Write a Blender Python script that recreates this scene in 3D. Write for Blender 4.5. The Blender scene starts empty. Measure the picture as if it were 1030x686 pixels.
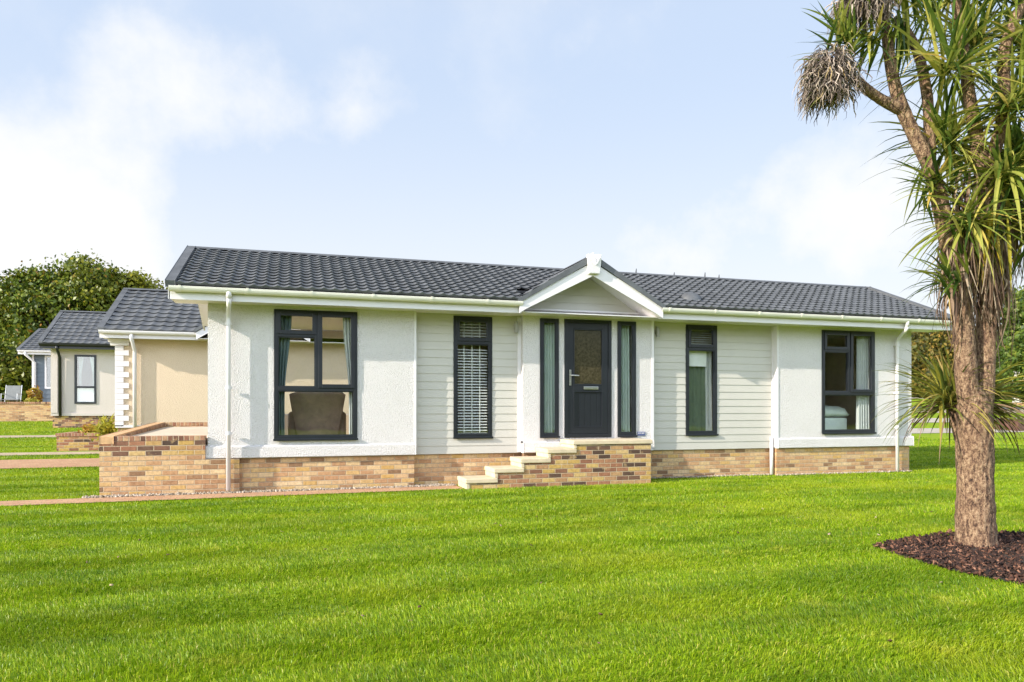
import bpy, math, random
import numpy as np
from mathutils import Vector, Matrix, noise as mnoise
random.seed(7)
rng = np.random.default_rng(11)
SC = bpy.context.scene
COL = SC.collection
R = math.radians
PHI = math.atan(730.0 / 2404.0)          # camera looks a little right of the facade normal
CP, SP = math.cos(PHI), math.sin(PHI)
EYE = 1.3

def gh(y):                                # the lawn is flat by the home and climbs gently behind it
    if y < 14: return 0.0
    y = min(y, 75.0)
    return .028 * (y - 14) + .0005 * (y - 14) ** 2

def rd(r, d):                             # metres right of / ahead of the camera -> world x, y
    return (r * CP + d * SP, -r * SP + d * CP)

# ------------------------------------------------------------------ materials
def new_mat(name):
    m = bpy.data.materials.new(name); m.use_nodes = True
    nt = m.node_tree; b = nt.nodes['Principled BSDF']
    return m, nt, b
def N(nt, t, **kw):
    n = nt.nodes.new(t)
    for k, v in kw.items(): setattr(n, k, v)
    return n
def ramp(nt, src, stops, interp='LINEAR'):
    r = N(nt, 'ShaderNodeValToRGB'); r.color_ramp.interpolation = interp
    el = r.color_ramp.elements
    while len(el) < len(stops): el.new(0.5)
    for e, (p, c) in zip(el, stops): e.position = p; e.color = (*c, 1)
    nt.links.new(src, r.inputs[0]); return r.outputs[0]
def texco(nt, scale=(1, 1, 1), kind='Object'):
    t = N(nt, 'ShaderNodeTexCoord'); mp = N(nt, 'ShaderNodeMapping')
    mp.inputs['Scale'].default_value = scale
    nt.links.new(t.outputs[kind], mp.inputs[0]); return mp.outputs[0]
def worldco(nt, scale=(1, 1, 1)):
    t = N(nt, 'ShaderNodeNewGeometry'); mp = N(nt, 'ShaderNodeMapping')
    mp.inputs['Scale'].default_value = scale
    nt.links.new(t.outputs['Position'], mp.inputs[0]); return mp.outputs[0]
def noise_tex(nt, co, scale, detail=4, rough=.55, out='Fac'):
    n = N(nt, 'ShaderNodeTexNoise'); n.inputs['Scale'].default_value = scale
    n.inputs['Detail'].default_value = detail; n.inputs['Roughness'].default_value = rough
    nt.links.new(co, n.inputs['Vector']); return n.outputs[out]
def math_n(nt, op, a, b=None, c=None):
    n = N(nt, 'ShaderNodeMath', operation=op)
    for i, v in enumerate((a, b, c)):
        if v is None: continue
        if isinstance(v, (int, float)): n.inputs[i].default_value = v
        else: nt.links.new(v, n.inputs[i])
    return n.outputs[0]
def mix_col(nt, fac, a, b, blend='MIX'):
    n = N(nt, 'ShaderNodeMix', data_type='RGBA', blend_type=blend)
    for i, v in ((0, fac), (6, a), (7, b)):
        if isinstance(v, (int, float)): n.inputs[i].default_value = v
        elif isinstance(v, tuple): n.inputs[i].default_value = (*v, 1)
        else: nt.links.new(v, n.inputs[i])
    return n.outputs[2]
def bump(nt, b, h, strength, dist):
    n = N(nt, 'ShaderNodeBump'); n.inputs['Strength'].default_value = strength
    n.inputs['Distance'].default_value = dist
    nt.links.new(h, n.inputs['Height']); nt.links.new(n.outputs[0], b.inputs['Normal'])

def plain(name, col, rough=.5, var=.06, scale=6, bumps=0, spec=.5):
    m, nt, b = new_mat(name)
    co = worldco(nt)
    f = noise_tex(nt, co, scale, 5)
    lo = tuple(max(0, c * (1 - var)) for c in col); hi = tuple(min(1, c * (1 + var)) for c in col)
    nt.links.new(ramp(nt, f, [(.3, lo), (.7, hi)]), b.inputs['Base Color'])
    b.inputs['Roughness'].default_value = rough
    b.inputs['Specular IOR Level'].default_value = spec
    if bumps: bump(nt, b, noise_tex(nt, co, scale * 12, 4), .4, bumps)
    return m

def render_mat(name, col):
    """rough cast render: pebbly, lightly weathered"""
    m, nt, b = new_mat(name); co = worldco(nt)
    big = noise_tex(nt, co, 1.3, 5); st = noise_tex(nt, worldco(nt, (6, 6, .5)), 1.0, 3)
    c = ramp(nt, big, [(.3, tuple(x * .95 for x in col)), (.7, col)])
    c = mix_col(nt, math_n(nt, 'MULTIPLY', st, .2), c, tuple(x * .78 for x in col))
    fine = noise_tex(nt, co, 62, 4, .6)
    c = mix_col(nt, ramp(nt, fine, [(.36, (.28,) * 3), (.5, (0,) * 3)]), c, tuple(x * .62 for x in col))
    nt.links.new(c, b.inputs['Base Color']); b.inputs['Roughness'].default_value = .85
    v = N(nt, 'ShaderNodeTexVoronoi'); v.inputs['Scale'].default_value = 60; nt.links.new(co, v.inputs['Vector'])
    h = math_n(nt, 'ADD', fine, math_n(nt, 'MULTIPLY', v.outputs['Distance'], -.6))
    bump(nt, b, h, 1.0, .013)
    return m

def brick_mat(name, stops, bw=.225, bh=.075, mort=(.44, .34, .23), vert=False):
    m, nt, b = new_mat(name)
    t = N(nt, 'ShaderNodeNewGeometry'); sx = N(nt, 'ShaderNodeSeparateXYZ'); nt.links.new(t.outputs['Position'], sx.inputs[0])
    u = math_n(nt, 'ADD', sx.outputs[0], sx.outputs[1]); z = math_n(nt, 'ADD', sx.outputs[2], 3.0)
    if vert:                                # bricks standing on edge
        row = math_n(nt, 'FLOOR', math_n(nt, 'DIVIDE', z, 9.0)); fz = math_n(nt, 'MULTIPLY_ADD', z, 0.0, .5)
        uu = math_n(nt, 'DIVIDE', u, bh)
    else:
        zz = math_n(nt, 'DIVIDE', z, bh); row = math_n(nt, 'FLOOR', zz); fz = math_n(nt, 'FRACT', zz)
        uu = math_n(nt, 'ADD', math_n(nt, 'DIVIDE', u, bw), math_n(nt, 'MULTIPLY', math_n(nt, 'MODULO', row, 2.0), .5))
    col = math_n(nt, 'FLOOR', uu); fu = math_n(nt, 'FRACT', uu)
    cb = N(nt, 'ShaderNodeCombineXYZ'); nt.links.new(col, cb.inputs[0]); nt.links.new(row, cb.inputs[1])
    wn = N(nt, 'ShaderNodeTexWhiteNoise', noise_dimensions='2D'); nt.links.new(cb.outputs[0], wn.inputs['Vector'])
    c = ramp(nt, wn.outputs['Value'], stops)
    co = worldco(nt); ns = noise_tex(nt, co, 22, 5, .6)
    c = mix_col(nt, .75, c, ramp(nt, ns, [(.28, (.55, .48, .42)), (.6, (1, 1, 1))]), 'MULTIPLY')
    blotch = noise_tex(nt, co, 9, 3, .5)
    c = mix_col(nt, ramp(nt, blotch, [(.6, (0, 0, 0)), (.72, (.45,) * 3)]), c, (.60, .40, .19))
    wide = bh if vert else bw
    def edge(fr, size, gap):
        d = math_n(nt, 'MULTIPLY', math_n(nt, 'MINIMUM', fr, math_n(nt, 'SUBTRACT', 1.0, fr)), size)
        d = math_n(nt, 'ADD', d, math_n(nt, 'MULTIPLY', math_n(nt, 'SUBTRACT', ns, .5), .006))
        mr = N(nt, 'ShaderNodeMapRange'); mr.inputs[1].default_value = gap * .6; mr.inputs[2].default_value = gap * 1.7
        nt.links.new(d, mr.inputs[0]); return mr.outputs[0]
    e = edge(fu, wide, .0045)
    if not vert: e = math_n(nt, 'MINIMUM', e, edge(fz, bh, .0045))
    c = mix_col(nt, e, tuple(mort), c)
    nt.links.new(c, b.inputs['Base Color']); b.inputs['Roughness'].default_value = .88
    h = math_n(nt, 'ADD', e, math_n(nt, 'MULTIPLY', ns, .5))
    bump(nt, b, h, .9, .008)
    return m
BUFF = [(0, (.22, .125, .065)), (.07, (.36, .20, .10)), (.2, (.47, .26, .13)), (.36, (.53, .31, .155)), (.55, (.58, .37, .195)), (.72, (.63, .44, .235)), (.86, (.56, .34, .11)), (1, (.69, .50, .29))]
BUFF_DARK = [(0, (.06, .035, .025)), (.14, (.15, .08, .05)), (.32, (.30, .125, .07)), (.5, (.39, .19, .10)), (.7, (.47, .28, .13)), (.86, (.52, .33, .09)), (1, (.60, .42, .21))]
RED = [(0, (.13, .06, .04)), (.35, (.30, .135, .08)), (.7, (.42, .22, .13)), (1, (.46, .31, .17))]

M = {}
M['render'] = render_mat('white_render', (.67, .635, .626))
M['render_cream'] = render_mat('cream_render', (.68, .54, .385))
M['render_grey'] = render_mat('pale_grey_render', (.60, .525, .475))
M['brick'] = brick_mat('buff_brick', BUFF)
M['brick_dark'] = brick_mat('mixed_brick', BUFF_DARK)
M['brick_edge'] = brick_mat('brick_on_edge', RED, vert=True)
M['clad'] = plain('pale_sage_cladding', (.505, .478, .43), .5, .03, 3, .0006)
M['clad_dark'] = plain('slate_grey_cladding', (.10, .125, .15), .5, .05, 3)
M['pvc'] = plain('white_plastic', (.70, .67, .68), .32, .03, 2)
M['pvc_cream'] = plain('ivory_plastic', (.70, .67, .59), .3, .05, 2)
M['anth'] = plain('anthracite_frame', (.010, .012, .017), .38, .12, 4)
M['black'] = plain('black_plastic', (.012, .012, .013), .35, .1, 4)
M['metal'] = plain('brushed_steel', (.55, .54, .52), .3, .05, 30); M['metal'].node_tree.nodes['Principled BSDF'].inputs['Metallic'].default_value = 1
M['lamp_metal'] = plain('dull_grey_metal', (.30, .29, .26), .4, .05, 30)
M['stone'] = plain('cream_sandstone', (.58, .47, .325), .75, .12, 7, .004)
M['paving'] = plain('beige_paving', (.58, .49, .38), .8, .08, 3, .003)
M['concrete'] = plain('pale_concrete', (.40, .35, .29), .85, .12, 2, .004)
M['path_beige'] = plain('worn_beige_path', (.40, .32, .22), .85, .15, 2, .004)
M['tarmac'] = plain('tarmac', (.055, .055, .058), .9, .15, 2, .004)
M['room'] = plain('beige_wall_paint', (.62, .52, .40), .8, .03, 2)
M['ceil'] = plain('white_ceiling_paint', (.78, .77, .74), .8, .02, 2)
M['floor'] = plain('oak_floor', (.32, .21, .12), .5, .15, 5)
M['leather'] = plain('brown_leather', (.27, .185, .135), .26, .2, 5, .003)
M['bed'] = plain('pale_green_bed_fabric', (.72, .80, .70), .5, .06, 5, .004)
M['bark_far'] = plain('grey_brown_bark', (.10, .075, .055), .9, .3, 5, .02)
M['wood_brown'] = plain('dark_brown_boards', (.10, .045, .03), .7, .3, 6, .004)
M['soil'] = plain('dark_soil', (.035, .024, .016), .95, .3, 12, .01)
M['grey_mesh'] = plain('grey_sling_fabric', (.19, .20, .20), .7, .1, 9)

def roof_mat(name, col):
    m, nt, b = new_mat(name); co = worldco(nt)
    f = noise_tex(nt, co, 3.0, 6, .6); g = noise_tex(nt, co, 160, 2, .6)
    c = ramp(nt, f, [(.3, tuple(x * .68 for x in col)), (.7, tuple(x * 1.3 for x in col))])
    lich = noise_tex(nt, co, 11, 4, .6); c = mix_col(nt, ramp(nt, lich, [(.66, (0, 0, 0)), (.74, (.4,) * 3)]), c, (.20, .20, .17))
    c = mix_col(nt, ramp(nt, g, [(.5, (0, 0, 0)), (.75, (.35,) * 3)]), c, tuple(x * 1.9 for x in col))
    nt.links.new(c, b.inputs['Base Color']); b.inputs['Roughness'].default_value = .58
    bump(nt, b, g, .3, .003); return m
M['roof'] = roof_mat('charcoal_metal_tile', (.094, .098, .105))

def glass_mat(name, tint=(.93, .95, .94), ior=2.0, rough=.0, wave=0):
    m = bpy.data.materials.new(name); m.use_nodes = True; nt = m.node_tree; nt.nodes.clear()
    o = N(nt, 'ShaderNodeOutputMaterial'); mx = N(nt, 'ShaderNodeMixShader'); lw = N(nt, 'ShaderNodeLayerWeight'); lw.inputs[0].default_value = .5
    r0 = ((ior - 1) / (ior + 1)) ** 2
    fr = math_n(nt, 'MULTIPLY_ADD', math_n(nt, 'POWER', lw.outputs['Facing'], 5.0), 1 - r0, r0)
    t = N(nt, 'ShaderNodeBsdfTransparent'); t.inputs[0].default_value = (*tint, 1)
    g = N(nt, 'ShaderNodeBsdfGlossy'); g.inputs['Roughness'].default_value = rough; g.inputs[0].default_value = (1, 1, 1, 1)
    bp = N(nt, 'ShaderNodeBump'); bp.inputs['Strength'].default_value = .06; bp.inputs['Distance'].default_value = .02
    nt.links.new(noise_tex(nt, worldco(nt), 2.2, 1), bp.inputs['Height']); nt.links.new(bp.outputs[0], g.inputs['Normal'])
    nt.links.new(fr, mx.inputs[0]); nt.links.new(t.outputs[0], mx.inputs[1]); nt.links.new(g.outputs[0], mx.inputs[2])
    nt.links.new(mx.outputs[0], o.inputs[0]); return m
M['glass'] = glass_mat('window_glass')
def obscure_mat():
    m, nt, b = new_mat('obscure_glass'); co = worldco(nt)
    f = noise_tex(nt, co, 24, 5, .65)
    nt.links.new(ramp(nt, f, [(.3, (.028, .024, .012)), (.7, (.085, .07, .04))]), b.inputs['Base Color'])
    b.inputs['Roughness'].default_value = .16; b.inputs['Specular IOR Level'].default_value = .6
    bump(nt, b, noise_tex(nt, co, 60, 3), .35, .004); return m
M['obscure'] = obscure_mat()
def fabric(name, col, trans=.25):
    m, nt, b = new_mat(name)
    b.inputs['Base Color'].default_value = (*col, 1); b.inputs['Roughness'].default_value = .9
    out = nt.nodes['Material Output']; tr = N(nt, 'ShaderNodeBsdfTranslucent'); tr.inputs[0].default_value = (*col, 1)
    f = noise_tex(nt, worldco(nt, (3, 3, 1)), 4, 3)
    c = ramp(nt, f, [(.3, tuple(x * .88 for x in col)), (.7, col)]); nt.links.new(c, b.inputs['Base Color'])
    mx = N(nt, 'ShaderNodeMixShader'); mx.inputs[0].default_value = trans
    nt.links.new(b.outputs[0], mx.inputs[1]); nt.links.new(tr.outputs[0], mx.inputs[2]); nt.links.new(mx.outputs[0], out.inputs[0])
    return m
M['curtain_white'] = fabric('white_curtain', (.78, .80, .78)); M['curtain_teal'] = fabric('grey_teal_curtain', (.20, .27, .28))
M['curtain_sage'] = fabric('pale_sage_curtain', (.72, .82, .76)); M['blind'] = plain('white_slat', (.84, .84, .80), .45, .03, 3)

def leafmat(name, stops, trans=.35, rough=.45, patch=None, patch_scale=.5):
    """leaves / blades: each leaf has its own tint, with drifts of another tint through the crown"""
    m, nt, b = new_mat(name)
    g = N(nt, 'ShaderNodeNewGeometry')
    c = ramp(nt, g.outputs['Random Per Island'], stops)
    if patch:
        f = noise_tex(nt, worldco(nt), patch_scale, 3)
        c = mix_col(nt, ramp(nt, f, [(.42, (0, 0, 0)), (.66, (1, 1, 1))]), c, mix_col(nt, .7, c, patch))
    nt.links.new(c, b.inputs['Base Color']); b.inputs['Roughness'].default_value = rough
    b.inputs['Specular IOR Level'].default_value = .35
    out = nt.nodes['Material Output']; tr = N(nt, 'ShaderNodeBsdfTranslucent'); nt.links.new(c, tr.inputs[0])
    mx = N(nt, 'ShaderNodeMixShader'); mx.inputs[0].default_value = trans
    nt.links.new(b.outputs[0], mx.inputs[1]); nt.links.new(tr.outputs[0], mx.inputs[2]); nt.links.new(mx.outputs[0], out.inputs[0])
    return m
M['leaf_tree'] = leafmat('broadleaf', [(0, (.03, .055, .006)), (.45, (.075, .115, .009)), (.85, (.16, .19, .014)), (.97, (.26, .22, .02)), (1, (.24, .10, .02))], .2, .45, (.22, .21, .012), .3)
M['leaf_hedge'] = leafmat('olive_leaf', [(0, (.05, .06, .012)), (.5, (.15, .13, .02)), (.8, (.26, .18, .03)), (1, (.34, .2, .04))], .3, .5, (.05, .08, .012), .25)
M['leaf_green'] = leafmat('fresh_leaf', [(0, (.04, .075, .012)), (.5, (.09, .15, .02)), (1, (.19, .22, .03))], .35, .5)
M['leaf_yellow'] = leafmat('yellow_leaf', [(0, (.22, .24, .03)), (.5, (.38, .36, .04)), (1, (.50, .45, .06))], .35, .5)
M['leaf_orange'] = leafmat('orange_leaf', [(0, (.28, .12, .02)), (.6, (.45, .27, .04)), (1, (.4, .36, .05))], .35, .5)
M['sword'] = leafmat('sword_leaf', [(0, (.04, .075, .015)), (.2, (.08, .14, .025)), (.5, (.20, .25, .04)), (.75, (.40, .40, .09)), (.92, (.56, .50, .12)), (1, (.58, .40, .10))], .42, .22)
M['sword_low'] = leafmat('low_sword_leaf', [(0, (.07, .10, .02)), (.5, (.16, .18, .03)), (.8, (.30, .27, .04)), (1, (.38, .28, .10))], .3, .35)
M['dead'] = leafmat('dead_leaf', [(0, (.05, .028, .018)), (.4, (.14, .08, .05)), (.72, (.28, .19, .125)), (.93, (.46, .36, .26)), (1, (.44, .30, .05))], .2, .7)
M['leaf_gold'] = leafmat('yellowed_sword_leaf', [(0, (.30, .27, .03)), (.5, (.48, .36, .03)), (1, (.55, .38, .06))], .35, .35)
M['seed'] = leafmat('dry_flower_stalk', [(0, (.03, .022, .02)), (.35, (.11, .08, .065)), (.7, (.30, .235, .19)), (.93, (.52, .43, .36)), (1, (.38, .27, .10))], .15, .8)
M['wood_leaf'] = leafmat('brightened_wood_leaf', [(0, (.10, .13, .03)), (.5, (.22, .26, .06)), (1, (.36, .36, .08))], .5, .5)  # leaf colour lightened so the shaded wood mirrors brighter in the panes
M['chip'] = leafmat('bark_chip', [(0, (.012, .007, .005)), (.45, (.045, .021, .014)), (.8, (.10, .043, .025)), (1, (.26, .13, .08))], .0, .8)
M['gravel'] = leafmat('pale_gravel', [(0, (.22, .17, .12)), (.6, (.36, .29, .22)), (1, (.50, .43, .36))], .0, .9)

def grass_mats():
    stops = [(0, (.12, .215, .005)), (.4, (.215, .345, .007)), (.75, (.30, .42, .010)), (.93, (.42, .48, .03)), (1, (.58, .50, .14))]
    m, nt, b = new_mat('grass_blade')
    g = N(nt, 'ShaderNodeNewGeometry'); c = ramp(nt, g.outputs['Random Per Island'], stops)
    co = worldco(nt)
    f1 = noise_tex(nt, co, .55, 4, .6); f2 = noise_tex(nt, worldco(nt, (.38, 1.7, 1)), 1.0, 5, .65); f3 = noise_tex(nt, co, 1.7, 4, .6)
    c = mix_col(nt, ramp(nt, f2, [(.40, (.95,) * 3), (.56, (0, 0, 0))]), c, mix_col(nt, .6, c, (.045, .125, .003)))
    c = mix_col(nt, ramp(nt, f1, [(.50, (0, 0, 0)), (.72, (.6,) * 3)]), c, (.42, .45, .02))
    c = mix_col(nt, ramp(nt, f3, [(.60, (0, 0, 0)), (.74, (.6,) * 3)]), c, (.50, .46, .06))
    nt.links.new(c, b.inputs['Base Color']); b.inputs['Roughness'].default_value = .42; b.inputs['Specular IOR Level'].default_value = .3
    out = nt.nodes['Material Output']; tr = N(nt, 'ShaderNodeBsdfTranslucent'); nt.links.new(c, tr.inputs[0])
    mx = N(nt, 'ShaderNodeMixShader'); mx.inputs[0].default_value = .38
    nt.links.new(b.outputs[0], mx.inputs[1]); nt.links.new(tr.outputs[0], mx.inputs[2]); nt.links.new(mx.outputs[0], out.inputs[0])
    m2, nt, b = new_mat('turf'); co = worldco(nt)
    f = noise_tex(nt, co, .4, 5, .6); h = noise_tex(nt, co, 30, 4, .7); k = noise_tex(nt, worldco(nt, (.6, 2.2, 1)), 1.6, 5, .7)
    c = ramp(nt, f, [(.3, (.20, .30, .008)), (.7, (.29, .38, .012))])
    c = mix_col(nt, ramp(nt, h, [(.35, (.6,) * 3), (.6, (0, 0, 0))]), c, (.10, .17, .006))
    c = mix_col(nt, ramp(nt, k, [(.5, (0, 0, 0)), (.75, (.5,) * 3)]), c, (.36, .42, .016))
    nt.links.new(c, b.inputs['Base Color']); b.inputs['Roughness'].default_value = .9; b.inputs['Specular IOR Level'].default_value = .15
    bump(nt, b, h, .8, .03)
    return m, m2
M['blade'], M['turf'] = grass_mats()

def paver_mat():
    m, nt, b = new_mat('red_block_paving'); co = worldco(nt)
    br = N(nt, 'ShaderNodeTexBrick'); nt.links.new(co, br.inputs['Vector'])
    br.inputs['Scale'].default_value = 1; br.inputs['Brick Width'].default_value = .2; br.inputs['Row Height'].default_value = .1
    br.inputs['Mortar Size'].default_value = .006
    br.inputs['Color1'].default_value = (.47, .25, .14, 1); br.inputs['Color2'].default_value = (.55, .34, .19, 1); br.inputs['Mortar'].default_value = (.26, .18, .11, 1)
    f = noise_tex(nt, co, 14, 5)
    nt.links.new(mix_col(nt, .5, br.outputs['Color'], ramp(nt, f, [(.3, (.6, .55, .5)), (.7, (1, 1, 1))]), 'MULTIPLY'), b.inputs['Base Color'])
    b.inputs['Roughness'].default_value = .85; bump(nt, b, br.outputs['Fac'], -.6, .006); return m
M['paver'] = paver_mat()
def bark_mat():
    m, nt, b = new_mat('corky_bark'); co = texco(nt, (1, 1, .42)); cf = texco(nt, (1, 1, .8))
    n1 = noise_tex(nt, co, 38, 4, .65); n2 = noise_tex(nt, cf, 75, 4, .65); n3 = noise_tex(nt, texco(nt), 2.2, 4, .6)
    h = math_n(nt, 'ADD', math_n(nt, 'MULTIPLY', n1, .62), math_n(nt, 'MULTIPLY', n2, .38))
    c = ramp(nt, h, [(.38, (.022, .012, .008)), (.46, (.13, .07, .042)), (.54, (.30, .19, .11)), (.66, (.48, .34, .215))])
    c = mix_col(nt, ramp(nt, n3, [(.45, (0, 0, 0)), (.7, (.5,) * 3)]), c, (.16, .085, .05))
    nt.links.new(c, b.inputs['Base Color']); b.inputs['Roughness'].default_value = .9
    bump(nt, b, h, 1.0, .05); return m
M['bark'] = bark_mat()

# ------------------------------------------------------------------ objects
def tag(o, label=None, cat=None, group=None, kind=None):
    if label: o['label'] = label
    if cat: o['category'] = cat
    if group: o['group'] = group
    if kind: o['kind'] = kind
    return o
def empty(name, loc, label, cat, group=None, rz=0):
    o = bpy.data.objects.new(name, None); COL.objects.link(o)
    o.empty_display_size = .2; o.location = loc; o.rotation_euler = (0, 0, rz)
    return tag(o, label, cat, group)
def origin(o):
    v = Vector((0, 0, 0))
    while o is not None: v += o.location; o = o.parent
    return v
class MB:
    """collects faces in world coordinates; build() links them as one mesh object"""
    def __init__(s): s.v = []; s.f = []
    def quad(s, *p):
        n = len(s.v); s.v += [tuple(q) for q in p]; s.f.append(tuple(range(n, n + len(p)))); return s
    def box(s, x0, x1, y0, y1, z0, z1):
        n = len(s.v)
        s.v += [(x0, y0, z0), (x1, y0, z0), (x1, y1, z0), (x0, y1, z0), (x0, y0, z1), (x1, y0, z1), (x1, y1, z1), (x0, y1, z1)]
        s.f += [tuple(n + i for i in q) for q in ((0, 3, 2, 1), (4, 5, 6, 7), (0, 1, 5, 4), (1, 2, 6, 5), (2, 3, 7, 6), (3, 0, 4, 7))]
        return s
    def extrude(s, prof, axis, a0, a1):
        """prof: list of 2-D points; axis 0 -> (y,z) along x, axis 1 -> (x,z) along y"""
        n = len(s.v); k = len(prof)
        for a in (a0, a1):
            for p, q in prof: s.v.append((a, p, q) if axis == 0 else ((p, a, q) if axis == 1 else (p, q, a)))
        for i in range(k):
            j = (i + 1) % k; s.f.append((n + i, n + j, n + k + j, n + k + i))
        s.f.append(tuple(n + i for i in range(k))); s.f.append(tuple(n + k + i for i in reversed(range(k))))
        return s
    def tube(s, pts, rad, seg=10, cap=True, rough=0, seed=0):
        pts = [Vector(p) for p in pts]
        if isinstance(rad, (int, float)): rad = [rad] * len(pts)
        n0 = len(s.v); up = Vector((0.31, .2, .93)); prev = None
        for i, p in enumerate(pts):
            t = (pts[min(i + 1, len(pts) - 1)] - pts[max(i - 1, 0)]).normalized()
            if prev is None:
                a = t.cross(up if abs(t.dot(up)) < .95 else Vector((1, 0, 0))).normalized()
            else: a = (prev - t * prev.dot(t)).normalized()
            prev = a; b = t.cross(a)
            for k in range(seg):
                th = 2 * math.pi * k / seg; q = a * math.cos(th) + b * math.sin(th); r = rad[i]
                if rough:
                    w = p + q * r
                    r *= 1 + rough * .7 * mnoise.noise((w.x * 8 + seed, w.y * 8, w.z * 3)) + rough * .8 * mnoise.noise((w.x * 34, w.y * 34 + seed, w.z * 12)) 
                s.v.append(tuple(p + q * r))
        for i in range(len(pts) - 1):
            for k in range(seg):
                j = (k + 1) % seg; a0 = n0 + i * seg
                s.f.append((a0 + k, a0 + j, a0 + seg + j, a0 + seg + k))
        if cap:
            s.f.append(tuple(n0 + k for k in reversed(range(seg)))); e = n0 + (len(pts) - 1) * seg
            s.f.append(tuple(e + k for k in range(seg)))
        return s
    def build(s, name, mat, parent=None, smooth=False, local=False, bevel=0):
        me = bpy.data.meshes.new(name); o = bpy.data.objects.new(name, me); COL.objects.link(o)
        off = Vector((0, 0, 0))
        if parent is not None:
            o.parent = parent
            if not local: off = origin(parent)
        me.from_pydata([(v[0] - off.x, v[1] - off.y, v[2] - off.z) for v in s.v], [], s.f)
        me.materials.append(mat); me.update()
        if smooth:
            for p in me.polygons: p.use_smooth = True
        if bevel:
            b = o.modifiers.new('bevel', 'BEVEL'); b.width = bevel; b.segments = 2; b.limit_method = 'ANGLE'
        return o
def np_mesh(name, verts, faces_list, mat, parent=None, smooth=False):
    """faces_list: list of (m,k) int arrays"""
    me = bpy.data.meshes.new(name); o = bpy.data.objects.new(name, me); COL.objects.link(o)
    if parent is not None: o.parent = parent
    me.vertices.add(len(verts)); me.vertices.foreach_set('co', np.asarray(verts, np.float32).ravel())
    loops = np.concatenate([f.ravel() for f in faces_list]); tot = np.concatenate([np.full(len(f), f.shape[1]) for f in faces_list])
    start = np.concatenate([[0], np.cumsum(tot)[:-1]])
    me.loops.add(len(loops)); me.loops.foreach_set('vertex_index', loops.astype(np.int32))
    me.polygons.add(len(tot)); me.polygons.foreach_set('loop_start', start.astype(np.int32))
    if smooth: me.polygons.foreach_set('use_smooth', np.ones(len(tot), bool))
    me.materials.append(mat); me.update(calc_edges=True); me.validate()
    return o

def wall(mb, x0, x1, z0, z1, yf, th, holes=(), boards=0, tilt=.010):
    """front wall along x with openings; boards>0 gives lapped boards of that height"""
    xs = {x0, x1}; zs = {z0, z1}
    for a, b, c, d in holes: xs |= {a, b}; zs |= {c, d}
    if boards:
        z = z0 + boards
        while z < z1 - .01: zs.add(round(z, 4)); z += boards
    xs = sorted(x for x in xs if x0 <= x <= x1); zs = sorted(z for z in zs if z0 <= z <= z1)
    def inh(cx, cz): return not (x0 < cx < x1 and z0 < cz < z1) or any(a < cx < b and c < cz < d for a, b, c, d in holes)
    def yy(z, up):     # face position: bottom of a board stands proud
        if not boards: return yf
        t = ((z - z0) / boards) % 1.0
        if t > .9999 or t < .0001: t = 0. if up else 1.
        return yf - tilt * (1 - t)
    for i in range(len(xs) - 1):
        for j in range(len(zs) - 1):
            a, b, c, d = xs[i], xs[i + 1], zs[j], zs[j + 1]; cx, cz = (a + b) / 2, (c + d) / 2
            if inh(cx, cz): continue
            yb, yt, yk = yy(c, True), yy(d, False), yf + th
            mb.quad((a, yb, c), (b, yb, c), (b, yt, d), (a, yt, d)); mb.quad((b, yk, c), (a, yk, c), (a, yk, d), (b, yk, d))
            l, r = (xs[i - 1] + a) / 2 if i else x0 - 1, (xs[i + 2] + b) / 2 if i + 2 < len(xs) else x1 + 1
            u, w = (zs[j + 2] + d) / 2 if j + 2 < len(zs) else z1 + 1, (zs[j - 1] + c) / 2 if j else z0 - 1
            if inh(l, cz): mb.quad((a, yk, c), (a, yb, c), (a, yt, d), (a, yk, d))
            if inh(r, cz): mb.quad((b, yb, c), (b, yk, c), (b, yk, d), (b, yt, d))
            if inh(cx, u): mb.quad((a, yt, d), (b, yt, d), (b, yk, d), (a, yk, d))
            if inh(cx, w): mb.quad((a, yb, c), (a, yk, c), (b, yk, c), (b, yb, c))
            elif boards: mb.quad((a, yb, c), (a, yy(c, False), c), (b, yy(c, False), c), (b, yb, c))
    return mb

def tiles(x0, x1, eave, ridge, ncourse, keep=None, period=.17, nper=10):
    """pressed metal pantiles on a slope; eave/ridge are (y,z)."""
    e = Vector((0, *eave)); r = Vector((0, *ridge)); sl = r - e; L = sl.length; t = sl / L
    n = Vector((0, -t.z, t.y)) if t.y > 0 else Vector((0, t.z, -t.y))
    nx = max(2, int((x1 - x0) / period * nper)); X = np.linspace(x0, x1, nx + 1)
    ph = (X / period) % 1.0
    wv = np.where(ph < .62, -.5 * np.sin(ph / .62 * np.pi) , .9 * np.sin((ph - .62) / .38 * np.pi))
    wv = wv * .019
    rows = []
    for c in range(ncourse):
        for k, (q, lift, wf) in enumerate(((.20, -.012, .15), (-.06, .024, 1.), (-.055, .034, 1.), (.33, .028, 1.), (.66, .016, .9), (.97, .004, .8))):
            if k == 0 and c == 0: q = 0
            s = (c + q) / ncourse * L; h = wv * wf + lift
            rows.append(np.stack([X, e.y + t.y * s + n.y * h, e.z + t.z * s + n.z * h], 1))
    V = np.concatenate(rows); nr = len(rows); w = nx + 1
    idx = np.arange(nr * w).reshape(nr, w)
    F = np.stack([idx[:-1, :-1], idx[:-1, 1:], idx[1:, 1:], idx[1:, :-1]], -1).reshape(-1, 4)
    if keep is not None:
        cen = V[F].mean(1); F = F[keep(cen)]
    return V, F

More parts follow.
